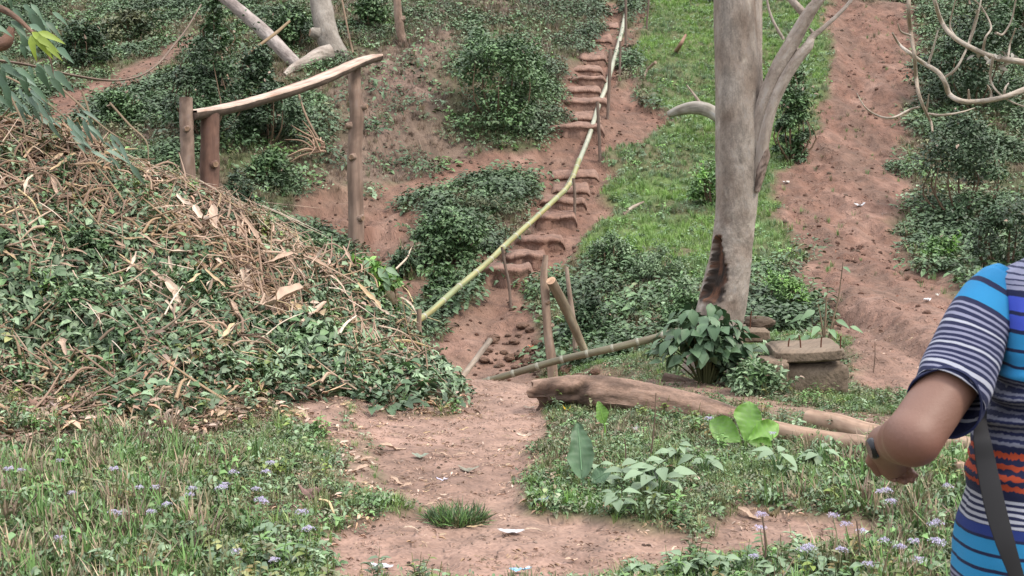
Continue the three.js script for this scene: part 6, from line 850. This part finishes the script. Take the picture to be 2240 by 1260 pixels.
// ───────────────────────── the person at the right ─────────────────────────
{
  const PD = 2.42, W = (u, v, d = PD) => P(u, v, d), SX = 2368;             // the spine stands near pixel column 2368
  const gx = W(SX, 900).x, gz = W(SX, 900).z, foot = drop(gx, gz);
  const o = thing('person', 'person seen from behind in a striped blue tee, left arm bent, with black strap', 'person', foot);
  const L = (p) => p.clone().sub(foot), up = (u, v, d) => L(W(u, v, d));
  const skin = new THREE.MeshPhysicalMaterial({ vertexColors: true, roughness: 0.55, sheen: 0.2, sheenColor: new THREE.Color(0.5, 0.3, 0.22), sheenRoughness: 0.6, bumpMap: grainBump, bumpScale: 0.0007 }); skin.name = 'skin';
  const SK = C(0.21, 0.112, 0.083), mir = (p) => new V3(2 * up(SX, 900).x - p.x, p.y, p.z);
  const smin = (a, b, k) => { const h = clamp(0.5 + 0.5 * (b - a) / k); return lerp(b, a, h) - k * h * (1 - h); };
  const cap = (p, b) => { const ax = b[1].x - b[0].x, ay = b[1].y - b[0].y, az = b[1].z - b[0].z, px2 = p.x - b[0].x, py = p.y - b[0].y, pz = p.z - b[0].z, t = clamp((px2 * ax + py * ay + pz * az) / (ax * ax + ay * ay + az * az + 1e-9)); return Math.hypot(px2 - ax * t, py - ay * t, pz - az * t) - lerp(b[2], b[3], t); };
  function field(bones, lo, hi, cell, k, extra) {
    const size = Math.max(hi.x - lo.x, hi.y - lo.y, hi.z - lo.z), n = Math.ceil(size / cell) + 4, mc = new MarchingCubes(n, new THREE.MeshBasicMaterial(), false, false, 400000), c = lo.clone().add(hi).multiplyScalar(0.5), half2 = n / 2, p = new V3();
    for (let z = 0; z < n; z++) for (let y = 0; y < n; y++) for (let x = 0; x < n; x++) {
      p.set((x - half2) / half2 * (n * cell / 2) + c.x, (y - half2) / half2 * (n * cell / 2) + c.y, (z - half2) / half2 * (n * cell / 2) + c.z);
      let dd = 1e3; if (p.x > lo.x - cell && p.x < hi.x + cell && p.y > lo.y - cell && p.y < hi.y + cell && p.z > lo.z - cell && p.z < hi.z + cell) for (const b of bones) { const e = cap(p, b); dd = dd > 900 ? e : smin(dd, e, b[4] ?? k); } if (extra) dd = extra(p, dd); mc.field[x + y * n + z * n * n] = -dd;
    }
    mc.isolation = 0; mc.update(); const g = new THREE.BufferGeometry(), s = n * cell / 2; g.setAttribute('position', new THREE.Float32BufferAttribute(Array.from(mc.positionArray.subarray(0, mc.count * 3)), 3)); g.scale(s, s, s); g.translate(c.x, c.y, c.z);
    const q = mergeVertices(g, 1e-5), idx = q.index.array, P3 = q.attributes.position; let vol = 0; const a = new V3(), b = new V3(), d = new V3(); for (let i = 0; i < idx.length; i += 3) { a.fromBufferAttribute(P3, idx[i]); b.fromBufferAttribute(P3, idx[i + 1]); d.fromBufferAttribute(P3, idx[i + 2]); vol += a.sub(c).dot(b.sub(c).cross(d.sub(c))); } if (vol < 0) for (let i = 0; i < idx.length; i += 3) { const t = idx[i]; idx[i] = idx[i + 1]; idx[i + 1] = t; } q.computeVertexNormals(); return q;
  }
  const paint = (g, fn) => { const p = g.attributes.position, c = new Float32Array(p.count * 3), v = new V3(); for (let i = 0; i < p.count; i++) c.set(fn(v.fromBufferAttribute(p, i)), i * 3); g.setAttribute('color', new THREE.BufferAttribute(c, 3)); const w = new Float32Array(p.count * 2); for (let i = 0; i < p.count; i++) { w[i * 2] = (p.getX(i) + p.getZ(i) * 0.8) * 9; w[i * 2 + 1] = p.getY(i) * 9; } g.setAttribute('uv', new THREE.BufferAttribute(w, 2)); return g; };
  const shL = up(2205, 652, 2.45), elL = up(1996, 958, 2.3), wrL = up(1940, 972, 2.5), haL = up(1950, 1010, 2.55), neck = up(SX, 575, 2.42), chin = up(SX, 470, 2.44), hip = up(SX, 1230, 2.42);
  const hipY = hip.y, cx = up(SX, 900).x, cz = up(SX, 900).z;
  const arms = [[shL, elL, 0.052, 0.051], [elL, elL.clone().lerp(wrL, 0.35), 0.049, 0.043, 0.01], [elL.clone().lerp(wrL, 0.35), wrL, 0.043, 0.028, 0.012], [wrL, haL, 0.029, 0.033]];
  // hand: knuckles, then five bent fingers of their own
  const hd = haL.clone().sub(wrL).normalize(), acr = new V3(1, 0.15, 0.35); acr.addScaledVector(hd, -acr.dot(hd)).normalize(); const curl = new V3(0.5, -0.7, -0.15); curl.addScaledVector(hd, -curl.dot(hd)).normalize();
  const palm = [[wrL, haL, 0.026, 0.024], [wrL.clone().addScaledVector(acr, 0.014), haL.clone().addScaledVector(acr, 0.026), 0.02, 0.017], [wrL.clone().addScaledVector(acr, -0.014), haL.clone().addScaledVector(acr, -0.026), 0.02, 0.017]], fingers = [];
  [[-0.03, 0.062, 0.0085], [-0.011, 0.072, 0.009], [0.009, 0.068, 0.009], [0.028, 0.052, 0.008]].forEach(([s, len, r]) => { s *= 0.8; len *= 0.8; r *= 0.95; const k0 = haL.clone().addScaledVector(acr, s), k1 = k0.clone().addScaledVector(hd, len * 0.42).addScaledVector(curl, len * 0.16), k2 = k1.clone().addScaledVector(hd, len * 0.16).addScaledVector(curl, len * 0.34), k3 = k2.clone().addScaledVector(hd, -len * 0.1).addScaledVector(curl, len * 0.26); fingers.push([k0, k1, r * 1.05, r, 0.006], [k1, k2, r, r * 0.92, 0.004], [k2, k3, r * 0.92, r * 0.78, 0.004]); });
  { const t0 = wrL.clone().lerp(haL, 0.35).addScaledVector(acr, -0.022), t1 = t0.clone().addScaledVector(acr, -0.022).addScaledVector(hd, 0.025).addScaledVector(curl, 0.01), t2 = t1.clone().addScaledVector(hd, 0.028).addScaledVector(curl, 0.014); fingers.push([t0, t1, 0.013, 0.011, 0.01], [t1, t2, 0.011, 0.009, 0.004]); }
  const rShoulder = mir(shL), rEl = mir(elL).add(new V3(-0.06, -0.02, 0.02)), rWr = rEl.clone().add(new V3(-0.02, -0.02, -0.24)), rHa = rWr.clone().add(new V3(-0.01, -0.02, -0.085));
  const leg = (s) => { const h = new V3(cx + s * 0.1, hipY - 0.02, cz), k = new V3(cx + s * 0.105, hipY * 0.54, cz - 0.015), a = new V3(cx + s * 0.1, 0.08, cz + 0.02), t = new V3(cx + s * 0.12, 0.035, cz - 0.15); return [[h, k, 0.088, 0.058], [k, a, 0.058, 0.04], [a, t, 0.042, 0.03], [a, a.clone().add(new V3(0, -0.04, 0.03)), 0.04, 0.034]]; };
  const headC = new V3(cx, neck.y + 0.2, cz - 0.02);
  const bones = [
    ...arms, [rShoulder, rEl, 0.055, 0.05], [rEl, rWr, 0.05, 0.03], [rWr, rHa, 0.03, 0.034],
    [shL.clone().lerp(rShoulder, 0.12), rShoulder.clone().lerp(shL, 0.12), 0.04, 0.04], [new V3(cx - 0.06, neck.y - 0.2, cz), new V3(cx - 0.07, hipY + 0.05, cz), 0.075, 0.105], [new V3(cx + 0.06, neck.y - 0.2, cz), new V3(cx + 0.07, hipY + 0.05, cz), 0.075, 0.105],
    [new V3(cx, neck.y - 0.06, cz), headC.clone().add(new V3(0, -0.09, 0.01)), 0.062, 0.054], [headC.clone().add(new V3(0, 0.01, 0.01)), headC.clone().add(new V3(0, 0.03, -0.02)), 0.088, 0.084], [headC.clone().add(new V3(0, -0.05, -0.045)), headC.clone().add(new V3(0, -0.085, -0.06)), 0.048, 0.03],
    ...leg(-1), ...leg(1),
  ];
  const face = (p, d) => { // nose, brow, lips, ears and eye hollows, on the side away from the lens
    const q = p.clone().sub(headC); let e = d; e = smin(e, cap(q, [new V3(0, 0.01, -0.1), new V3(0, -0.028, -0.122), 0.009, 0.014]), 0.012); e = smin(e, cap(q, [new V3(-0.018, -0.058, -0.1), new V3(0.018, -0.058, -0.1), 0.008, 0.008]), 0.01);
    for (const s of [-1, 1]) { e = smin(e, cap(q, [new V3(s * 0.086, 0.015, 0.012), new V3(s * 0.084, -0.025, 0.004), 0.016, 0.01]), 0.008); e = Math.max(e, -(q.distanceTo(new V3(s * 0.032, 0.012, -0.118)) - 0.017)); e = smin(e, q.distanceTo(new V3(s * 0.031, 0.01, -0.098)) - 0.012, 0.002); } return e;
  };
  const lo = new V3(1e9, 1e9, 1e9), hi = new V3(-1e9, -1e9, -1e9); for (const b of bones) for (const e of [b[0], b[1]]) { lo.min(e.clone().subScalar(0.14)); hi.max(e.clone().addScalar(0.14)); } lo.y = -0.01;
  const skinCol = (p) => { const n = fbm(p.x * 14, p.y * 14, p.z * 14, 3), el = p.distanceTo(elL.clone().add(new V3(0, -0.02, 0.05))); return mulc(mixc(SK, C(0.17, 0.075, 0.057), clamp(0.25 + n * 0.7 + 0.5 * smooth(0.07, 0.02, el))), 1 + 0.1 * n); };
  const handLo = new V3(1e9, 1e9, 1e9), handHi = new V3(-1e9, -1e9, -1e9); for (const b of [...fingers, ...palm]) for (const e of [b[0], b[1]]) { handLo.min(e.clone().subScalar(0.035)); handHi.max(e.clone().addScalar(0.035)); }
  const hg = field([arms[2], ...palm, ...fingers], handLo, handHi, 0.0032, 0.02), hl = headC.clone().subScalar(0.16), hh = headC.clone().addScalar(0.16);
  const headBones = bones.filter((b) => b[0].y > neck.y - 0.1 && Math.abs(b[0].x - cx) < 0.02);
  const body = field(bones, lo, hi, 0.0125, 0.035), head = field(headBones, hl, hh, 0.0042, 0.035, (p, d) => (d > 900 ? d : face(p, d)));
  const armLo = new V3(1e9, 1e9, 1e9), armHi = new V3(-1e9, -1e9, -1e9); for (const b of arms.slice(0, 3)) for (const e of [b[0], b[1]]) { armLo.min(e.clone().subScalar(0.09)); armHi.max(e.clone().addScalar(0.09)); } const fore = field(arms, armLo, armHi, 0.0055, 0.04, (p, d) => d - 0.0012);
  const bm = part('body', mergeGeometries([body, hg, head, fore].map((g) => { const q = paint(g, skinCol); return q; })), skin, o);
  const hair = field([[headC.clone().add(new V3(0, 0.035, 0.02)), headC.clone().add(new V3(0, 0.02, 0.035)), 0.096, 0.096], [headC.clone().add(new V3(0, 0, 0.05)), headC.clone().add(new V3(0, -0.09, 0.05)), 0.07, 0.045]], headC.clone().subScalar(0.17), headC.clone().addScalar(0.17), 0.006, 0.03, (p, d) => { const q = p.clone().sub(headC); return d > 900 ? d : Math.max(d + 0.003 * vnoise(q.x * 160, q.y * 30, q.z * 160), -(q.z + 0.055 + 0.6 * Math.max(0, -q.y - 0.01))); });
  part('hair', paint(hair, (p) => mulc(C(0.018, 0.014, 0.013), 1 + 0.5 * vnoise(p.x * 90, p.y * 20, p.z * 90))), std({ vertexColors: true, roughness: 0.45 }), o);
  // trousers
  const pants = field([...leg(-1).slice(0, 2).map((b) => [b[0], b[1], b[2] + 0.02, b[3] + 0.022]), ...leg(1).slice(0, 2).map((b) => [b[0], b[1], b[2] + 0.02, b[3] + 0.022]), [new V3(cx - 0.1, hipY + 0.02, cz), new V3(cx + 0.1, hipY + 0.02, cz), 0.13, 0.13]], new V3(cx - 0.32, 0.05, cz - 0.22), new V3(cx + 0.32, hipY + 0.12, cz + 0.22), 0.014, 0.03);
  part('trousers', paint(pants, (p) => mulc(C(0.035, 0.045, 0.075), 1 + 0.3 * fbm(p.x * 20, p.y * 20, p.z * 20, 2))), std({ vertexColors: true, roughness: 0.9 }), o);
  for (const s of [-1, 1]) { const l = leg(s); part('shoe', paint(field([[l[2][0].clone().add(new V3(0, -0.035, 0.03)), l[2][1], 0.05, 0.044]], new V3(cx + s * 0.11 - 0.09, -0.02, cz - 0.25), new V3(cx + s * 0.11 + 0.09, 0.14, cz + 0.16), 0.007, 0.02, (p, d) => Math.max(d, -p.y + 0.002)), () => C(0.05, 0.045, 0.045)), std({ vertexColors: true, roughness: 0.7 }), o); }

  // the printed stripes: bands listed from the neck to the hem by their pixel row in the photograph
  const NAVY = '#101a45', CYAN = '#278fc9', ROYAL = '#3f55c8', GREY = '#9092ac', BLACK = '#14151c', RUST = '#b54628', PALE = '#b9bccb', DGREY = '#77798a';
  const cloth = (bands, v0, v1, wob) => {
    const cv = document.createElement('canvas'); cv.width = 1024; cv.height = 2048; const x = cv.getContext('2d'); x.fillStyle = NAVY; x.fillRect(0, 0, 1024, 2048);
    for (const [a, b, c, edge = 0] of bands) { const y0 = (a - v0) / (v1 - v0) * 2048, y1 = (b - v0) / (v1 - v0) * 2048; x.fillStyle = c; x.beginPath(); for (let i = 0; i <= 128; i++) { const e = wob * fbm(i * 0.09, a * 0.03, 1, 3) + edge * (vnoise(i * 0.9, a) + vnoise(i * 2.3, a + 5) * 0.6); i ? x.lineTo(i * 8, y0 + e) : x.moveTo(0, y0 + e); } for (let i = 128; i >= 0; i--) { const e = wob * fbm(i * 0.09, b * 0.03, 1, 3) + edge * (vnoise(i * 1.1, b + 40) + vnoise(i * 2.7, b + 9) * 0.6); x.lineTo(i * 8, y1 + e); } x.fill(); }
    const im = x.getImageData(0, 0, 1024, 2048); const f = rngOf(5); for (let i = 0; i < im.data.length; i += 4) { const k = 0.93 + 0.12 * f(); for (let q = 0; q < 3; q++) im.data[i + q] *= k; } x.putImageData(im, 0, 0);
    const t = new THREE.CanvasTexture(cv); t.colorSpace = THREE.SRGBColorSpace; t.flipY = false; t.wrapS = THREE.RepeatWrapping; return t;
  };
  const weave = tile(256, (u, v) => { const k = 0.5 + 0.25 * Math.sin(u * 402) * Math.sin(v * 402) + 0.2 * pfbm(u, v, 8, 8, 3, 71); return [k, k, k]; });
  const clothMat = (t, n) => { const wv = weave.clone(); wv.repeat.set(14, 14); wv.needsUpdate = true; const m = new THREE.MeshPhysicalMaterial({ map: t, bumpMap: wv, bumpScale: 0.0012, roughness: 0.86, side: THREE.DoubleSide, sheen: 0.25, sheenRoughness: 0.7, sheenColor: new THREE.Color(0.4, 0.42, 0.5) }); m.name = n; return m; };
  const tb = []; const fine = (a, b, step, c, duty = 0.5, edge) => { for (let y = a; y < b - step * 0.3; y += step) tb.push([y, y + step * duty, c, edge]); };
  fine(540, 628, 11.5, GREY, 0.72); tb.push([628, 634, GREY], [648, 678, ROYAL], [686, 716, ROYAL], [724, 756, CYAN], [763, 793, CYAN], [800, 826, CYAN]);
  fine(832, 960, 11, DGREY, 0.48, 3); fine(972, 1058, 22, RUST, 0.5, 8); fine(1070, 1128, 12.5, PALE, 0.52); tb.push([1128, 1148, '#1d3580']); tb.push([1154, 1182, CYAN], [1189, 1214, CYAN], [1221, 1246, CYAN]); fine(1252, 1400, 12, GREY, 0.55);
  const sb = []; // sleeve, along the arm 0 to 1 from the shoulder point to the cuff
  sb.push([0, 0.1, CYAN], [0.14, 0.29, CYAN]); sb[0] = [0.0, 0.2, CYAN]; sb[1] = [0.235, 0.355, CYAN]; for (let i = 0, y = 0.385; y < 0.845; i++) { const st = 0.033 + 0.003 * (i % 3); sb.push([y, y + st * (i > 9 ? 0.5 : 0.42), i % 4 === 3 ? PALE : GREY]); y += st; } sb.push([0.876, 0.89, PALE]);
  // torso: rings from neck to hem
  const rings = [[548, 78, 0.062], [566, 108, 0.066], [580, 138, 0.07], [592, 166, 0.074], [606, 182, 0.08], [630, 188, 0.09], [680, 190, 0.105], [750, 190, 0.118], [820, 192, 0.124], [870, 200, 0.125], [910, 214, 0.124], [950, 227, 0.122], [1000, 235, 0.122], [1050, 239, 0.126], [1100, 252, 0.134], [1150, 266, 0.143], [1200, 273, 0.148], [1260, 276, 0.148], [1330, 272, 0.145], [1385, 268, 0.143]];
  const N = 128, M = 190, mb = new MB(), rows = [], v0 = 540, v1 = 1400;
  for (let a = 0; a <= M; a++) {
    const f = a / M * (rings.length - 1), k = Math.min(rings.length - 2, Math.floor(f)), t = f - k, vr = lerp(rings[k][0], rings[k + 1][0], t), hw = lerp(rings[k][1], rings[k + 1][1], t) * PD / FOCAL, hdp = lerp(rings[k][2], rings[k + 1][2], t), q = up(SX, vr), row = [];
    for (let b = 0; b <= N; b++) {
      const th = b / N * 2 * Math.PI, c = Math.cos(th), s = Math.sin(th), e = 2 / lerp(4.2, 2.5, smooth(780, 930, vr)), x = Math.sign(c) * Math.pow(Math.abs(c), e) * hw, z = Math.sign(s) * Math.pow(Math.abs(s), e) * hdp;
      // folds: creases fanning from the armpit, a bunched waist
      const ax = (x + 0.16) / 0.2, arm = Math.exp(-Math.pow((vr - 880) / 70, 2)) * smooth(-0.02, -0.15, x) , fold = 0.011 * arm * Math.sin((vr - 700) * 0.13 + ax * 5) + 0.011 * smooth(880, 980, vr) * smooth(1140, 1020, vr) * fbm(x * 5, vr * 0.028 + x * 6, 3, 2) + 0.004 * fbm(x * 6, vr * 0.006, z * 6, 3), r = 1 + fold / 0.12;
      const blade = -0.012 * Math.exp(-Math.pow(x / 0.035, 2)) * smooth(620, 720, vr) * (s > 0 ? 1 : 0);
      // the sag of the print: stripes dip towards the side under the arm, and rise over the blades
      const dip = 26 * arm * (0.5 + ax) - 10 * smooth(930, 1000, vr) * smooth(1150, 1050, vr) * (x / hw + 1) + 6 * fbm(x * 7, vr * 0.01, 5, 2) + (vr > 620 && vr < 840 ? -10 * (x / hw) * 0.5 : 0) - smooth(640, 560, vr) * 18 * (1 + x / hw);
      row.push(mb.v(q.x + x * r, q.y, q.z + z * r + blade, WHITE, b / N * 2, (clamp(vr + dip, 542, 1398) - v0) / (v1 - v0)));
    } rows.push(row);
  }
  for (let a = 0; a < M; a++) for (let b = 0; b < N; b++) mb.quad(rows[a][b], rows[a][b + 1], rows[a + 1][b + 1], rows[a + 1][b]);
  const shirt = part('shirt', mb.geo(), clothMat(cloth(tb, v0, v1, 7), 'striped cloth'), o, 'tee with royal blue, cyan, grey and rust stripes');
  const sleeveMat = clothMat(cloth(sb.map(([a, b, c]) => [a * 1000, b * 1000, c]), 0, 1000, 9), 'striped sleeve cloth');
  const SR = [[2212, 602, 40], [2194, 622, 56], [2172, 654, 66], [2150, 691, 71], [2126, 736, 73], [2108, 786, 77], [2090, 832, 79], [2070, 872, 77], [2066, 882, 76]];
  function sleeve(flip) {
    const m = new MB(), pts = SR.map((r, i) => { const p = up(r[0], r[1], lerp(2.452, 2.318, clamp((i - 1) / 7))); return flip ? mir(p) : p; }), c = new THREE.CatmullRomCurve3(pts), rws = [], A = 90, S2 = 72;
    for (let a = 0; a <= A; a++) { const t = a / A, f = c.getUtoTmapping(t) * (SR.length - 1), k = Math.min(SR.length - 2, Math.floor(f)), r0 = lerp(SR[k][2], SR[k + 1][2], f - k) * PD / FOCAL, q = c.getPointAt(t), Tn = c.getTangentAt(t), s = new V3(0, 0, 1).cross(Tn).normalize(), n = new V3().crossVectors(Tn, s).normalize(), row = []; for (let b = 0; b <= S2; b++) { const th = b / S2 * 2 * Math.PI, cuff = t > 0.91 ? 0.002 * smooth(0.91, 0.925, t) : 0; let r = r0 * (1 + 0.03 * fbm(Math.cos(th) * 2 + 9, Math.sin(th) * 2, t * 4, 3) + 0.035 * smooth(0.4, 0.9, t) * Math.sin(th * 3 + t * 14) + 0.02 * fbm(t * 9, th * 1.5, 4, 2)) + cuff; const e = r * (0.96); row.push(m.v(q.x + s.x * Math.cos(th) * r + n.x * Math.sin(th) * e, q.y + s.y * Math.cos(th) * r + n.y * Math.sin(th) * e, q.z + s.z * Math.cos(th) * r + n.z * Math.sin(th) * e, WHITE, b / S2, clamp(t * 0.97 + 0.03 * Math.sin(th * 2 + 1) * (1 - t) , 0.002, 0.998))); } rws.push(row); }
    for (let a = 0; a < A; a++) for (let b = 0; b < S2; b++) m.quad(rws[a][b], rws[a + 1][b], rws[a + 1][b + 1], rws[a][b + 1]);
    const q = c.getPoint(0), cv = m.v(q.x, q.y, q.z, WHITE, 0, 0.01); for (let b = 0; b < S2; b++) m.tri(cv, rws[0][b], rws[0][b + 1]);
    // turned hem at the cuff
    const inn = rws[A].map((k2) => { const p = new V3(m.p[k2 * 3], m.p[k2 * 3 + 1], m.p[k2 * 3 + 2]).sub(c.getPoint(1)).multiplyScalar(0.95).add(c.getPoint(0.985)); return m.v(p.x, p.y, p.z, WHITE, 0, 0.97); }); for (let b = 0; b < S2; b++) m.quad(rws[A][b], inn[b], inn[b + 1], rws[A][b + 1]);
    part('sleeve', m.geo(), sleeveMat, shirt, flip ? null : 'sleeve with two cyan bands over narrow grey and navy stripes');
  }
  sleeve(false); sleeve(true);
  { const m = new MB(); rod(m, Array.from({ length: 13 }, (_, i) => { const a = i / 12 * Math.PI * 2; return up(SX, 556).add(new V3(Math.cos(a) * 0.072, 0.004 - 0.02 * Math.sin(a) * -1, Math.sin(a) * 0.062)); }), 0.009, { seg: 8, sub: 5, color: C(0.01, 0.014, 0.045), cap: false }); part('collar', m.geo(), std({ vertexColors: true, roughness: 0.9 }), shirt); }
  // black strap from the armpit across the back to the hip
  { const m = new MB(), S3 = [[2152, 900, 12, 0.02], [2146, 925, 24, 0.06], [2148, 960, 34, 0.1], [2156, 1010, 40, 0.11], [2168, 1070, 42, 0.125], [2182, 1130, 42, 0.137], [2200, 1190, 38, 0.147], [2222, 1255, 30, 0.15], [2246, 1330, 30, 0.15], [2270, 1400, 30, 0.15]], c = new THREE.CatmullRomCurve3(S3.map((s) => up(s[0], s[1], PD - s[3] - 0.006))), rw = []; for (let a = 0; a <= 60; a++) { const t = a / 60, f = t * (S3.length - 1), k = Math.min(S3.length - 2, Math.floor(f)), w = lerp(S3[k][2], S3[k + 1][2], f - k) / 2 * PD / FOCAL, q = c.getPoint(t), Tn = c.getTangent(t), face2 = new V3(-0.35 * (1 - t), 0, 1), s = new V3().crossVectors(Tn, face2).normalize(), n = new V3().crossVectors(s, Tn).normalize(), row = []; for (const [e, h] of [[-1, 0], [-0.94, 0.0035], [0.94, 0.0035], [1, 0]]) row.push(m.v(q.x + s.x * w * e + n.x * h, q.y + s.y * w * e + n.y * h, q.z + s.z * w * e + n.z * h, C(0.011, 0.011, 0.014))); rw.push(row); } for (let a = 0; a < 60; a++) for (let b = 0; b < 3; b++) m.quad(rw[a][b], rw[a + 1][b], rw[a + 1][b + 1], rw[a][b + 1]); const sm = std({ vertexColors: true, roughness: 0.75, bumpMap: weave, bumpScale: 0.001, side: THREE.DoubleSide }); part('bag_strap', m.geo(), sm, o, 'black shoulder bag strap'); }
  // watch
  { const wq = elL.clone().lerp(wrL, 0.86), dir = wrL.clone().sub(elL).normalize(), s = new V3(0, 1, 0).cross(dir).normalize(), n = new V3().crossVectors(dir, s).normalize(), m = new MB(), rws = []; for (let a = 0; a <= 8; a++) { const row = []; for (let b = 0; b <= 40; b++) { const th = b / 40 * Math.PI * 2, r = 0.034 + 0.003 * Math.sin(a / 8 * Math.PI), w = (a / 8 - 0.5) * 0.03; const p = wq.clone().addScaledVector(dir, w).addScaledVector(s, Math.cos(th) * r).addScaledVector(n, Math.sin(th) * r); row.push(m.v(p.x, p.y, p.z, C(0.012, 0.013, 0.018))); } rws.push(row); } for (let a = 0; a < 8; a++) for (let b = 0; b < 40; b++) m.quad(rws[a][b], rws[a][b + 1], rws[a + 1][b + 1], rws[a + 1][b]); const w2 = new THREE.Group(); w2.name = 'wrist_watch'; o.add(w2); w2.userData.label = 'black wrist watch'; part('watch_band', m.geo(), std({ vertexColors: true, roughness: 0.4, side: THREE.DoubleSide }), w2);
    const cs = new MB(); const out = s.clone().multiplyScalar(-1).addScaledVector(n, 0.3).normalize(); if (out.x > 0) out.multiplyScalar(-1); rod(cs, [wq.clone().addScaledVector(out, 0.03), wq.clone().addScaledVector(out, 0.037), wq.clone().addScaledVector(out, 0.044)], [0.021, 0.022, 0.018], { seg: 24, sub: 3, color: C(0.02, 0.021, 0.026) }); part('watch_case', cs.geo(), std({ vertexColors: true, roughness: 0.25, metalness: 0.3 }), w2); }
}

scene.traverse((o) => { if (o.isMesh) { o.castShadow = true; o.receiveShadow = true; } });
renderer.render(scene, camera);
